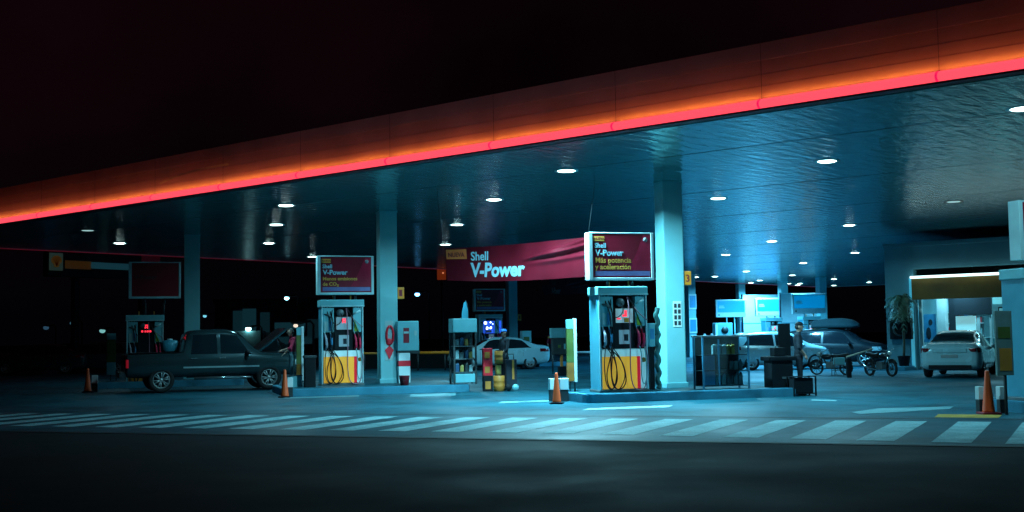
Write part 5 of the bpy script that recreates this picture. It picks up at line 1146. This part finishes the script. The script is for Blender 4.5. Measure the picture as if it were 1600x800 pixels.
# ------------------------------------------------------------------ people
def person(label, p, rz, J, shirt, trousers, cap=None, h=1.72, hair=True, yoke=None):
    """J: joints for the pose in metres for a 1.75 m body facing local -Y; one remeshed body, clothes by region"""
    s = h/1.75; t = thing('person', label, 'person', p, rz)
    D = dict(pel=(0, 0, 0.93), waist=(0, 0, 1.08), chest=(0, 0.01, 1.30), neck=(0, 0.01, 1.47), head=(0, -0.01, 1.63), shL=(0.185, 0.01, 1.41), shR=(-0.185, 0.01, 1.41),
             elL=(0.25, 0.03, 1.13), elR=(-0.25, 0.03, 1.13), haL=(0.24, -0.06, 0.88), haR=(-0.24, -0.06, 0.88), hpL=(0.09, 0, 0.90), hpR=(-0.09, 0, 0.90),
             knL=(0.10, -0.02, 0.49), knR=(-0.10, -0.02, 0.49), anL=(0.10, 0.02, 0.09), anR=(-0.10, 0.02, 0.09)); D.update(J)
    V = {k: Vector(v) for k, v in D.items()}
    segs_ = []; mb = MB()
    def cap_(a, b, ra, rb, reg, flat=1.0):
        a = Vector(a); b = Vector(b); n = max(3, int((b-a).length/0.03))
        for i in range(n+1):
            f = i/n; r = ra+(rb-ra)*f; q = a.lerp(b, f); mb.ball(q, (r, r*flat, r), seg=12)
        segs_.append((a, b, reg, max(ra, rb)))
    cap_(V['pel'], V['waist'], 0.155, 0.135, 'T', 0.72); cap_(V['waist'], V['chest'], 0.138, 0.165, 'S', 0.70)
    cap_(V['chest'], V['neck']-Vector((0, 0, 0.08)), 0.165, 0.10, 'S', 0.70); cap_(V['neck']-Vector((0, 0, 0.05)), V['head']-Vector((0, 0, 0.08)), 0.058, 0.055, 'K')
    for q in 'LR':
        cap_(V['chest']+Vector((0, 0, 0.10)), V['sh'+q], 0.075, 0.068, 'S'); cap_(V['sh'+q], V['el'+q], 0.062, 0.048, 'S')
        w_ = V['el'+q].lerp(V['ha'+q], 0.92); cap_(V['el'+q].lerp(w_, 0.0), V['el'+q].lerp(w_, 0.25), 0.047, 0.043, 'S'); cap_(V['el'+q].lerp(w_, 0.28), w_, 0.042, 0.029, 'K')
        dr = (V['ha'+q]-V['el'+q]).normalized(); sd = dr.cross(Vector((0, -1, 0.3))).normalized(); nn = dr.cross(sd)
        pm = w_ + dr*0.055
        for i in range(4):
            o = sd*(0.030-0.020*i); ln = (0.062, 0.072, 0.068, 0.052)[i]
            cap_(w_+o*0.6+dr*0.02, pm+o+dr*0.03, 0.015, 0.013, 'K'); a = pm+o*1.15+dr*0.035; b = a+dr*ln*0.55+nn*0.008; c_ = b+dr*ln*0.40+nn*0.022
            cap_(a, b, 0.0095, 0.009, 'K'); cap_(b, c_, 0.009, 0.008, 'K')
        cap_(w_+sd*0.02+dr*0.02, w_+sd*0.055+dr*0.06+nn*0.012, 0.014, 0.011, 'K'); cap_(w_+sd*0.055+dr*0.06+nn*0.012, w_+sd*0.052+dr*0.095+nn*0.025, 0.0105, 0.009, 'K')
        cap_(V['hp'+q], V['kn'+q], 0.092, 0.062, 'T'); cap_(V['kn'+q], V['an'+q], 0.062, 0.046, 'T')
        hd_ = V['an'+q]; cap_(hd_+Vector((0, 0.04, -0.05)), hd_+Vector((0, -0.15, -0.055)), 0.042, 0.036, 'B', 1.0)
    hc = V['head']
    mb.ball(hc, (0.076, 0.094, 0.112), seg=20); mb.ball(hc+Vector((0, -0.03, -0.055)), (0.055, 0.060, 0.058), seg=14); segs_.append((hc, hc, 'K', 0.1))
    mb.ball(hc+Vector((0, -0.098, -0.012)), (0.013, 0.020, 0.022), seg=10)
    mb.ball(hc+Vector((0, -0.084, -0.056)), (0.024, 0.012, 0.008), seg=10)
    for sx in (-1, 1):
        mb.ball(hc+Vector((sx*0.078, 0.005, -0.01)), (0.012, 0.024, 0.032), seg=10); mb.ball(hc+Vector((sx*0.031, -0.083, 0.012)), (0.014, 0.008, 0.008), seg=10)
    for v in mb.bm.verts: v.co *= s; v.co.z = max(v.co.z, 0.0)
    names = {'K': 0, 'S': 1, 'T': 2, 'B': 3, 'E': 4, 'Y': 5}
    o = mb.build('body', [m_skin, shirt, trousers, m_black, m_eye, yoke or shirt], t, smooth=True)
    md = o.modifiers.new('r', 'REMESH'); md.mode = 'VOXEL'; md.voxel_size = 0.0115*s; md.use_smooth_shade = True
    sm = o.modifiers.new('s', 'SMOOTH'); sm.factor = 0.5; sm.iterations = 2
    me = bpy.data.meshes.new_from_object(o.evaluated_get(bpy.context.evaluated_depsgraph_get())); old = o.data; o.modifiers.clear(); o.data = me; bpy.data.meshes.remove(old)
    while len(me.materials) < 6: me.materials.append(None)
    for i, m_ in enumerate([m_skin, shirt, trousers, m_black, m_eye, yoke or shirt]): me.materials[i] = m_
    eyes = [hc+Vector((sx*0.031, -0.086, 0.012)) for sx in (-1, 1)]
    for f in me.polygons:
        f.use_smooth = True; c_ = f.center/s; best = None
        for a, b, reg, r in segs_:
            ab = b-a; k = 0 if ab.length < 1e-6 else max(0, min(1, (c_-a).dot(ab)/ab.length_squared)); d_ = (c_-a-ab*k).length - r*0.85
            if best is None or d_ < best[0]: best = (d_, reg)
        reg = best[1]
        if c_.z > hc.z-0.115 and (c_-hc).length < 0.15: reg = 'K'
        if any((c_-e_).length < 0.011 for e_ in eyes): reg = 'E'
        if yoke and reg == 'S' and 1.33 < c_.z < 1.43 : reg = 'Y'
        f.material_index = names[reg]
    H0 = hc*s
    if cap:
        mb = MB(); n = 20; prof = [(0.090*math.cos(a), 0.085*math.sin(a)) for a in [R(90*k/7) for k in range(8)]]
        mb.lathe([(r, z) for r, z in prof], (0, 0, 0), n)
        for v in mb.bm.verts: v.co.y *= 1.14
        mb.box((0, -0.135, 0.012), (0.13, 0.11, 0.012), 0.005)
        for v in mb.bm.verts: v.co = v.co*s + H0 + Vector((0, 0, 0.038*s))
        mb.build('cap', cap, t)
    if hair:
        mb = MB(); mb.ball((0, 0.012, 0.012 if not cap else -0.01), (0.084, 0.096, 0.112 if not cap else 0.07), seg=18)
        bmesh.ops.delete(mb.bm, geom=[v for v in mb.bm.verts if v.co.y < -0.035 and v.co.z < 0.075 or v.co.z < -0.06], context='VERTS')
        for v in mb.bm.verts: v.co = v.co*s + H0
        mb.build('hair', m_hair, t)
    return t
m_redsh = mat('red_shirt', (0.50, 0.02, 0.07), 0.8); m_capb = mat('cap_blue', (0.03, 0.22, 0.80), 0.6); m_jean = mat('pale_jeans', (0.14, 0.28, 0.32), 0.8)
person('attendant in dark uniform and cap standing at the black waste bin', G(1250, 617, 0.006), R(78), dict(head=(0, -0.03, 1.62), elL=(0.25, 0.0, 1.13), haL=(0.18, -0.14, 0.92), elR=(-0.25, -0.0, 1.13), haR=(-0.16, -0.15, 0.94)), m_navy, m_navy2, cap=m_dark, h=1.74)
person('attendant in a blue cap and dark clothes beside the yellow containers', G(789, 609, 0.006), R(-60), dict(elL=(0.25, -0.06, 1.15), haL=(0.14, -0.25, 1.00), elR=(-0.27, 0.02, 1.14)), m_navy, m_navy2, cap=m_capb, h=1.70)
person('person in a red shirt and pale jeans standing at the open bonnet', G(457, 603.5, KZ+0.005), R(-70), dict(chest=(0, -0.01, 1.29), neck=(0, -0.03, 1.46), head=(0, -0.06, 1.61), elL=(0.25, -0.10, 1.14), haL=(0.16, -0.32, 1.08), elR=(-0.25, -0.02, 1.13), haR=(-0.22, -0.20, 0.98), knL=(0.11, -0.04, 0.49), anL=(0.12, 0.0, 0.09)), m_redsh, m_jean, h=1.62)
person('attendant in a dark red jacket with a yellow band behind the white saloon', G(852, 578, 0.006) + Vector((0.6, 9.0, 0)), R(25), dict(elL=(0.28, -0.02, 1.14), haL=(0.20, -0.20, 1.00)), mat('red_jacket', (0.34, 0.015, 0.04), 0.8), m_navy2, cap=mat('cap_maroon', (0.2, 0.02, 0.05), 0.7), h=1.78, yoke=m_yel2)

# ------------------------------------------------------------------ shop
def shop():
    A0, B0 = -18.35, 43.6
    t = thing('shop_building', 'station shop with a white light strip over its wide lit doorway, at right', 'shop', EE(A0, B0, 0), -TH)
    m_wall = mat('shop_wall', (0.13, 0.34, 0.40), 0.55, noise=0.08, nscale=0.8); m_in = mat('shop_inner_wall', (0.35, 0.55, 0.57), 0.6)
    W, D, Hs = 15.0, 9.0, 4.62; ox0, ox1, oh = 1.10, 5.75, 3.35
    mb = MB(); mb.bx(0, ox0, 0, 0.35, 0, Hs); mb.build('front_pier', m_wall, t)
    mb = MB(); mb.bx(ox1, W, 0, 0.35, 0, Hs); mb.build('front_wall', m_wall, t)
    mb = MB(); mb.bx(ox0+0.003, ox1-0.003, 0.003, 0.35, oh+0.42, Hs-0.003); mb.build('lintel', m_wall, t)
    mb = MB(); mb.bx(0.003, 0.30, 0.353, D, 0, Hs-0.003); mb.build('side_wall', m_wall, t)
    mb = MB(); mb.bx(W-0.3, W-0.003, 0.353, D, 0, Hs-0.003); mb.build('side_wall', m_wall, t)
    mb = MB(); mb.bx(0.303, W-0.303, D-0.3, D, 0, Hs-0.003); mb.build('back_wall', m_in, t)
    mb = MB(); mb.bx(-0.04, W+0.04, -0.04, D+0.04, Hs, Hs+0.16, 0.02); mb.build('roof', m_wall, t)
    mb = MB(); mb.bx(0.303, W-0.303, 0.353, D-0.303, 3.42, 3.50); mb.build('ceiling', m_in, t)
    mb = MB(); mb.bx(0.303, W-0.303, 0.353, D-0.303, 0.006, 0.12); mb.build('shop_floor', mat('shop_tile', (0.2, 0.3, 0.32), 0.3), t)
    # brown signboard and LED strip over the opening
    mb = MB(); mb.bx(ox0-0.02, ox1+0.02, -0.16, -0.002, 2.62, 3.40, 0.01); mb.build('signboard', mat('board_brown', (0.24, 0.115, 0.015), 0.6, noise=0.2, nscale=1.5), t)
    mb = MB(); mb.bx(ox0-0.05, ox1+0.02, -0.20, -0.10, 3.415, 3.50, 0.008); mb.build('led_strip', m_led, t)
    mb = MB(); mb.bx(ox0-0.15, ox0-0.03, -0.06, -0.002, 0.1, 3.42, 0.008); mb.build('jamb_strip', emit('jamb_glow', (0.08, 0.55, 0.75), 0.35), t)
    # interior: partition piers, door posts, ceiling panels
    mb = MB(); mb.bx(1.0, 1.32, 2.5, 2.82, 0.121, 3.418); mb.build('inner_pillar', m_white, t)
    mb = MB(); mb.bx(1.12, 1.24, 0.36, 0.46, 0.121, 3.418); mb.build('door_post', m_white, t)
    mb = MB(); mb.bx(1.68, 3.08, 2.5, 2.6, 2.04, 2.78); mb.build('dark_board', m_navy, t)
    mb = MB(); mb.bx(3.14, 3.72, 2.5, 2.55, 2.42, 2.68); mb.build('lit_plate', emit('plate_glow', (0.2, 0.65, 0.7), 0.4), t)
    mb = MB(); mb.bx(1.325, 1.68, 2.9, 2.95, 0.121, 3.2); mb.build('dark_partition', m_navy, t)
    for k, (x, y) in enumerate(((1.9, 2.0), (1.9, 5.0), (4.3, 3.6), (4.6, 6.0))):
        mb = MB(); mb.bx(x-0.5, x+0.5, y-0.12, y+0.12, 3.40, 3.418); mb.build('ceiling_panel_lamp', emit('shop_lamp', (0.55, 0.95, 1.0), 2.5), t)
        ld = bpy.data.lights.new('shop_light', 'AREA'); ld.shape = 'RECTANGLE'; ld.size = 1.0; ld.size_y = 0.25; ld.energy = 55; ld.color = (0.28, 0.80, 1.0)
        lo = bpy.data.objects.new('shop_light', ld); C.objects.link(lo); lo.parent = t; lo.location = (x, y, 3.39)
    ld = bpy.data.lights.new('strip_light', 'AREA'); ld.shape = 'RECTANGLE'; ld.size = ox1-ox0; ld.size_y = 0.08; ld.energy = 5; ld.color = (0.55, 0.95, 1.0)
    lo = bpy.data.objects.new('strip_light', ld); C.objects.link(lo); lo.parent = t; lo.location = ((ox0+ox1)/2, -0.26, 3.46); lo.rotation_euler = (R(-35), 0, 0)
    def put(name, label, cat, x, y, z=0.12, rz=0): p = EE(A0+x*1, B0, 0); q = t.matrix_basis @ Vector((x, y, z)); return thing(name, label, cat, (q.x, q.y, z), -TH+rz)
    # things inside
    o = put('clothes_poster', 'blue poster on the shop\'s inner left wall', 'poster', 0.66, 2.6, 0.6)
    mb = MB(); mb.bx(-0.24, 0.24, 0, 0.04, 0.4, 1.5); mb.build('poster_sheet', m_nblue, o)
    mb = MB(); mb.ball((0.04, -0.01, 1.18), (0.08, 0.012, 0.12)); mb.ball((-0.05, -0.01, 0.75), (0.10, 0.012, 0.24)); mb.build('poster_print', m_navy, o)
    o = put('shop_shelf', 'shelf unit of packets behind the white pillar inside the shop', 'shelf', 0.9, 5.4); rnd = random.Random(5)
    mb = MB(); mb.bx(-0.8, 0.8, 0.30, 0.36, 0, 2.1); mb.build('back', m_grey, o)
    for z in (0.1, 0.6, 1.1, 1.6, 2.05):
        mb = MB(); mb.bx(-0.8, 0.8, -0.05, 0.298, z, z+0.03); mb.build('shelf', m_white, o)
    for z in (0.13, 0.63, 1.13, 1.63):
        for k in range(9):
            x = -0.7+k*0.175; h_ = rnd.uniform(0.18, 0.36); mb = MB(); mb.bx(x-0.065, x+0.065, 0.0, 0.2, z, z+h_, 0.01); mb.build('packet', rnd.choice([m_btl[1], m_btl[2], m_red, m_nblue, m_btl[0], m_oran]), o)
    o = put('drinks_fridge', 'glass drinks fridge standing by the shop\'s back wall', 'fridge', 3.75, 2.9)
    mb = MB(); mb.bx(-0.55, 0.55, 0, 0.6, 0, 2.2, 0.02); mb.build('body', m_navy, o)
    mb = MB(); mb.bx(-0.5, 0.5, -0.02, -0.002, 0.3, 1.85); mb.build('lit_door', emit('fridge_glow', (0.25, 0.75, 0.80), 0.35), o)
    mb = MB(); mb.bx(-0.5, 0.5, -0.02, -0.002, 1.9, 2.15); mb.build('fridge_sign', emit('fridge_sign', (0.2, 0.6, 0.65), 0.25), o)
    o = put('shop_counter', 'pale counter inside the shop behind the parked saloon', 'counter', 2.3, 3.3)
    mb = MB(); mb.bx(-1.0, 1.0, 0, 0.5, 0, 1.0, 0.02); mb.build('body', m_teal, o)
    mb = MB(); mb.bx(-1.05, 1.05, -0.05, 0.55, 1.001, 1.05, 0.01); mb.build('top', m_white, o)
    o = put('glass_door', 'white framed glass door leaf inside the shop beside the fridge', 'door', 2.78, 2.55); fr = MB()
    fr.bx(-0.28, -0.16, 0, 0.05, 0, 2.0); fr.bx(0.20, 0.28, 0, 0.05, 0, 2.0); fr.bx(-0.159, 0.199, 0.003, 0.047, 0, 0.1); fr.bx(-0.159, 0.199, 0.003, 0.047, 1.88, 1.997); fr.build('frame', m_white, o)
    mb = MB(); mb.bx(-0.159, 0.199, 0.02, 0.028, 0.101, 1.879); mb.build('pane', m_clear, o)
    o = put('advert_board', 'pale lit panel above the pale saloon\'s roof inside the shop', 'panel', 2.05, 2.65, 0.12)
    mb = MB(); mb.bx(-0.38, 0.38, 0, 0.05, 1.2, 1.88); mb.build('panel_body', emit('panel_glow', (0.35, 0.80, 0.85), 0.4), o)
    mb = MB(); mb.bx(-0.04, 0.0, 0.01, 0.045, 0, 1.2); mb.build('post', m_grey, o)
    # outside: kerb, black speaker-like box, plant
    k = put('shop_kerb', 'kerb along the foot of the shop\'s left pier', 'kerb', 0, 0, 0)
    mb = MB(); mb.bx(-0.4, 1.05, -1.0, -0.005, 0, 0.16, 0.02); mb.bx(-0.4, -0.005, -0.004, 6, 0, 0.16, 0.02); mb.build('kerb_body', m_kerb, k)
    mb = MB(); mb.bx(-0.36, 1.0, -0.95, -0.05, 0.161, 0.166); mb.build('paving', m_fore, k)
    o = put('wall_unit', 'black square unit with a round fan on the shop\'s left pier', 'wall unit', 0.62, -0.003, 0)
    mb = MB(); mb.bx(-0.42, 0.42, -0.22, 0, 1.15, 1.95, 0.03); mb.build('case', m_dark, o)
    mb = MB(); mb.lathe([(0.22, 0.0), (0.30, 0.0), (0.30, 0.02), (0.22, 0.02), (0.22, 0.0)], (0, -0.221, 1.55), 24, 'Y', rot=Euler((0, 0, PI)), cap=False); mb.build('fan_ring', m_dgrey, o)
    q = put('potted_palm', 'drooping palm in a dark pot against the shop\'s left pier', 'plant', 0.85, -0.55, 0.166); rnd = random.Random(11)
    mb = MB(); mb.lathe([(0, 0), (0.17, 0), (0.23, 0.36), (0.24, 0.38), (0.20, 0.36), (0.18, 0.30), (0, 0.30)], n=20); mb.build('pot', m_dark, q)
    mb = MB(); mb.tube([(0, 0, 0.3), (0.03, 0, 1.1), (-0.03, 0.02, 1.9), (0, 0, 2.55)], [0.05, 0.03], 8, smooth=4); mb.build('trunk', mat('palm_bark', (0.05, 0.06, 0.04), 0.9), q)
    mb = MB()
    for f_ in range(46):
        a = rnd.uniform(0, 2*PI); L_ = rnd.uniform(0.5, 0.95); up = rnd.uniform(0.1, 0.45); z0 = rnd.uniform(2.0, 2.6); drp = rnd.uniform(0.5, 1.5)
        pts_ = [Vector((math.cos(a)*L_*u*0.75, math.sin(a)*L_*u*0.75, z0+up*u*1.6-drp*u*u)) for u in [i/10 for i in range(11)]]
        for i in range(10):
            d_ = (pts_[i+1]-pts_[i]).normalized(); sd = d_.cross(Vector((0, 0, 1))).normalized()
            for sg in (-1, 1):
                l_ = 0.36*(1-abs(i/10-0.4)); e_ = pts_[i]+sd*sg*l_*0.7+d_*l_*0.6-Vector((0, 0, l_*rnd.uniform(0.2, 0.6)))
                mb.poly([pts_[i], pts_[i]+d_*0.07, e_])
    mb.build('fronds', mat('palm_leaf', (0.03, 0.10, 0.06), 0.55), q)
    return t
shop()

# ------------------------------------------------------------------ far blue lit bay
wb = EE(-45.8, 85.5)
def far_pump(px, base_v, lab, slab):
    p = G(px, base_v, KZ)
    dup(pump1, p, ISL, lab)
    return p
m_farw = mat('far_white', (0.66, 0.84, 0.86), 0.5, noise=0.04)
def bay_panel(px, v, w_, z0, z1, lab, dy=1.2):
    p = G(px, v, KZ) + Vector((0, dy, 0)); p.z = 0
    t = thing('bay_partition', lab, 'partition', p, R(8), 'pale partition walls of the blue lit bay')
    mb = MB(); mb.bx(-w_/2, w_/2, 0, 0.15, z0, z1, 0.01); mb.build('panel', m_farw, t)
    mb = MB(); mb.bx(-w_/2+0.01, w_/2-0.01, -0.012, -0.002, (z0+z1)*0.5-0.03, (z0+z1)*0.5+0.02); mb.build('joint_rail', m_blue, t)
    mb = MB(); mb.bx(-w_/2-0.08, -w_/2-0.003, -0.03, 0.18, 0, z1+0.05, 0.01); mb.build('post', m_navy, t)
    return t
def blue_sign(p, lab, dz=0.2, k=1.0):
    p = Vector((p.x, p.y, 0.006))
    t = thing('pump_sign', lab, 'sign', p, R(8), 'blue signs in the far bay')
    hw, z0, z1 = 1.15*k, 2.45+dz, 3.75+dz
    mb = MB(); mb.bx(-hw, hw, -0.12, 0.12, z0, z1, 0.03); mb.build('frame', m_farw, t)
    mb = MB(); mb.bx(-hw+0.12, hw-0.08, -0.130, -0.1215, z0+0.36, z1-0.10); mb.build('blue_face', emit('sign_blue_lit', (0.0, 0.26, 0.62), 0.55, (0.02, 0.3, 0.6)), t)
    mb = MB(); mb.bx(-hw+0.22, -hw+0.66, -0.137, -0.1305, z0+0.66, z0+0.76); mb.bx(-hw+0.24, -hw+0.60, -0.137, -0.1305, z0+0.79, z0+0.86); mb.build('pale_mark', m_sblue, t)
    mb = MB(); mb.lathe([(0, 0), (0.06, 0), (0.06, 0.008), (0, 0.008)], (-hw+0.22, -0.1215, z0+0.17), 14, 'Y', rot=Euler((0, 0, PI))); mb.build('round_badge', m_grey, t)
    mb = MB(); mb.tube([(-0.3, 0, 0), (-0.3, 0, z0)], 0.05, 8); mb.tube([(0.3, 0, 0), (0.3, 0, z0)], 0.05, 8); mb.build('post', m_teal, t)
P1 = G(1143, 547, KZ); P2 = G(1206, 547, KZ); P3 = G(1266, 549, KZ)
blue_sign(P1, 'leftmost of the three far blue signs, in a thick white frame')
blue_sign(P2, 'middle of the three far blue signs, between two far columns')
blue_sign(P3, 'rightmost of the three far blue signs, beside the last far column')
bay_panel(1197, 546, 2.9, 0, 4.35, 'pale partition wall behind the middle far blue sign')
bay_panel(1256, 547, 2.6, 0, 4.25, 'pale partition wall behind the rightmost far blue sign')
t = thing('service_unit', 'pale service unit with a round dark gauge under the leftmost blue sign', 'service unit', G(1130, 553, KZ) - Vector((0, 0, KZ-0.006)), R(8))
mb = MB(); mb.bx(-0.55, 0.55, -0.3, 0.3, 0, 2.1, 0.03); mb.build('body', m_teal, t)
mb = MB(); mb.lathe([(0, 0), (0.22, 0), (0.22, 0.02), (0, 0.02)], (0.05, -0.301, 1.65), 24, 'Y', rot=Euler((0, 0, PI))); mb.build('gauge', m_dgrey, t)
mb = MB(); mb.bx(-0.552, -0.40, -0.32, -0.3015, 0.1, 2.0); mb.build('side_strip', m_farw, t)
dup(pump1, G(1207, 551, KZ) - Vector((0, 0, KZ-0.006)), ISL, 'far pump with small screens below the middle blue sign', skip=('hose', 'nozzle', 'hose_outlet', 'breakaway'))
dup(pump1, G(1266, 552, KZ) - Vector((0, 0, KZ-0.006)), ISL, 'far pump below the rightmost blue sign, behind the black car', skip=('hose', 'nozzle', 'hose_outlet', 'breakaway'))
for px, lab in ((1102, 'left of two thin white posts behind the glass bottle cabinet'), (1113, 'right of two thin white posts behind the glass bottle cabinet')):
    t = thing('guard_post', lab, 'post', G(px, 562, 0.006), 0, 'thin white guard posts')
    mb = MB(); mb.lathe([(0, 0), (0.09, 0), (0.09, 1.35), (0.05, 1.45), (0, 1.47)], n=16); mb.build('post_body', m_white, t)
    mb = MB(); mb.lathe([(0.091, 0.6), (0.094, 0.6), (0.094, 0.75), (0.091, 0.75)], n=16); mb.build('band', m_red, t)
for px, v, lab, z in ((1159.5, 546, 'blue notice on the far left column', 1.35), (1081, 553, 'blue notice on the thin column behind the nearest one', 1.4), (1081, 553, 'upper blue poster on the thin column behind the nearest one', 2.9)):
    t = thing('notice_sheet', lab, 'notice', G(px, v, KZ) + Vector((math.sin(ISL), -math.cos(ISL), 0))*0.277, ISL)
    mb = MB(); mb.bx(-0.26, 0.26, -0.03, 0, z-0.1, z+0.85); mb.build('backing', m_farw, t)
    mb = MB(); mb.bx(-0.21, 0.21, -0.036, -0.0305, z, z+0.75); mb.build('blue_print', m_nblue, t)

# ------------------------------------------------------------------ far left: station sign, street lamps, lit boards
p = onray(75, 408, 60); p2 = onray(250, 412, 66); d = p2-p; rz = math.atan2(d.y, d.x); L = math.hypot(d.x, d.y)
t = thing('station_sign', 'dim roadside sign with shell emblem, yellow band and pale lettering band at far left', 'sign', (p.x, p.y, 0), rz)
zc = (p.z+p2.z)/2
mb = MB(); mb.bx(0, L, 0, 0.4, zc-0.85, zc+0.62, 0.03); mb.build('board', mat('board_dark', (0.012, 0.006, 0.008), 0.7), t)
mb = MB(); mb.bx(0.05, 0.85, -0.06, -0.002, zc-0.55, zc+0.35, 0.02); sq = mb.build('emblem_plate', emit('emblem_plate', (0.16, 0.30, 0.24), 0.05, (0.1, 0.15, 0.13)), t)
sh = [(0.0, -0.30), (-0.13, -0.28), (-0.16, -0.16), (-0.31, -0.02)] + [(0.32*math.cos(a), 0.02+0.28*math.sin(a)) for a in [R(180-20*k) for k in range(1, 9)]] + [(0.31, -0.02), (0.16, -0.16), (0.13, -0.28)]
mb = MB(); mb.prism(sh, 0.02, 0, Matrix.Translation((0.45, -0.062, zc-0.08)) @ Matrix.Rotation(PI/2, 4, 'X')); mb.build('emblem', emit('emblem_yellow', (0.45, 0.20, 0.03), 0.05), sq)
mb = MB()
for k in range(-2, 3): a = R(90+k*24); mb.tube([(0.45, -0.085, zc-0.33), (0.45+0.27*math.cos(a), -0.085, zc-0.09+0.25*math.sin(a))], 0.012, 5)
mb.build('emblem_rays', m_red, sq)
mb = MB(); mb.bx(1.0, L*0.36, -0.03, -0.002, zc-0.42, zc+0.0); mb.build('yellow_band', emit('band_yellow', (0.35, 0.14, 0.02), 0.04, (0.3, 0.15, 0.03)), t)
mb = MB(); mb.bx(L*0.361, L*0.80, -0.03, -0.002, zc-0.36, zc-0.02); mb.build('pale_band', emit('band_pale', (0.04, 0.22, 0.28), 0.09, (0.1, 0.25, 0.3)), t)
mb = MB(); mb.bx(L*0.82, L-0.02, -0.03, -0.002, zc-0.80, zc+0.58); mb.build('red_end', emit('band_red', (0.2, 0.005, 0.02), 0.03, (0.2, 0.01, 0.03)), t)
for x in (L*0.25, L*0.85):
    mb = MB(); mb.bx(x-0.15, x+0.15, 0.05, 0.35, 0, zc-0.86); mb.build('post', m_dark, t)
STREET = [(448, 466, 95, 0.14, 9.0, (0.35, 0.85, 1.0), 'bright distant street lamp above the raised bonnet'), (652, 460, 90, 0.14, 9.0, (0.12, 0.50, 1.0), 'bright blue distant street lamp right of the second column'),
          (388, 514, 80, 0.15, 5.0, (0.5, 0.95, 1.0), 'distant lamp just above the box van\'s roof'), (320, 494, 100, 0.12, 0.8, (0.2, 0.7, 0.9), 'weak distant lamp right of the darkest column'),
          (113, 505, 110, 0.17, 0.22, (0.12, 0.4, 0.55), 'faint distant lamp at far left, upper right one'), (72, 512, 110, 0.2, 0.12, (0.12, 0.35, 0.6), 'faint distant lamp at far left, leftmost one'),
          (160, 517, 90, 0.17, 0.45, (0.3, 0.8, 0.8), 'faint distant lamp above the pale panel at far left'), (98, 542, 90, 0.16, 0.18, (0.2, 0.6, 0.6), 'faint low lamp at far left above the lit blue board'),
          (192, 537, 80, 0.12, 0.3, (0.25, 0.6, 0.7), 'faint low lamp left of the darkest pump'), (462, 509, 60, 0.09, 0.9, (0.9, 0.75, 0.6), 'warm small lamp above the red shirted person')]
for u, v, Y, r, s_, c_, lab in STREET:
    p = onray(u, v, Y); t = thing('street_lamp', lab, 'street lamp', (p.x, p.y, 0), 0, 'distant lamps in the dark')
    mb = MB(); mb.tube([(0.9, 0, 0), (0.9, 0, p.z+0.05), (0.75, 0, p.z+0.22), (0.2, 0, p.z+0.18)], 0.06, 8); mb.build('pole', m_dark, t)
    mb = MB(); mb.ball((0.1, 0, p.z+0.14), (0.35, 0.16, 0.07)); mb.build('lamp_head', m_dgrey, t)
    mb = MB(); mb.ball((0, 0, p.z), (r*1.35, r, r), seg=14); mb.build('lamp_glass', emit('street_%s' % lab[-14:], c_, s_), t)
p = onray(78, 557, 70); t = thing('lit_board', 'small lit blue board at far left above the red tail lamp', 'sign', (p.x, p.y, 0), 0)
mb = MB(); mb.bx(-0.32, 0.32, -0.05, 0.05, p.z-0.14, p.z+0.14, 0.02); mb.build('board', emit('board_blue', (0.05, 0.30, 0.75), 0.25), t)
mb = MB(); mb.tube([(0, 0, 0), (0, 0, p.z-0.14)], 0.04, 8); mb.build('post', m_dark, t)
p = onray(690, 428, 66); t = thing('lit_board', 'dim orange square sign below the banner\'s left end', 'sign', (p.x, p.y, 0), R(5))
mb = MB(); mb.bx(-0.25, 0.25, -0.05, 0.05, p.z-0.33, p.z+0.33, 0.02); mb.build('board', emit('board_orange', (0.55, 0.07, 0.01), 0.13), t)
mb = MB(); mb.ball((0.08, -0.06, p.z+0.05), (0.05, 0.02, 0.05)); mb.build('bright_dot', emit('dot_orange', (1, 0.35, 0.15), 0.5), t)
mb = MB(); mb.tube([(0, 0.02, 0), (0, 0.02, p.z-0.33)], 0.06, 8); mb.build('post', m_dark, t)

pb = onray(420, 515, 125)
t = thing('far_building', 'faint dark building with dim tall windows beyond the box van', 'building', (pb.x, pb.y, 0), R(8))
mb = MB(); mb.bx(-5.5, 6.0, 0, 8, 0, 5.4); mb.build('wall', mat('building_dark', (0.04, 0.06, 0.07), 0.8, noise=0.2), t)
mb = MB(); mb.bx(-5.7, 6.2, -0.2, 8.2, 5.4, 5.8); mb.build('roof', m_dgrey, t)
for x, z0, z1, w_, e_ in ((-3.2, 1.6, 4.6, 0.5, 0.020), (-2.0, 1.2, 4.8, 0.7, 0.028), (-0.4, 1.4, 4.4, 0.5, 0.016), (2.2, 2.6, 3.3, 1.6, 0.030), (2.6, 1.0, 1.8, 1.9, 0.022), (4.6, 1.6, 3.6, 0.6, 0.014)):
    mb = MB(); mb.bx(x-w_, x+w_, -0.06, -0.002, z0, z1); mb.build('window', emit('window_%d' % int(e_*1000), (0.10, 0.55, 0.75), e_, (0.02, 0.03, 0.04)), t)

# ------------------------------------------------------------------ render settings
sc.view_settings.view_transform = 'Standard'; sc.view_settings.look = 'None'; sc.view_settings.exposure = 0.3; sc.view_settings.gamma = 1
sc.cycles.use_denoising = True; sc.cycles.denoiser = 'OPENIMAGEDENOISE'
sc.cycles.max_bounces = 6; sc.cycles.diffuse_bounces = 3; sc.cycles.glossy_bounces = 4; sc.cycles.transparent_max_bounces = 8
sc.cycles.use_adaptive_sampling = True; sc.cycles.sample_clamp_indirect = 4.0; sc.cycles.caustics_reflective = False; sc.cycles.caustics_refractive = False
sc.cycles.use_light_tree = True
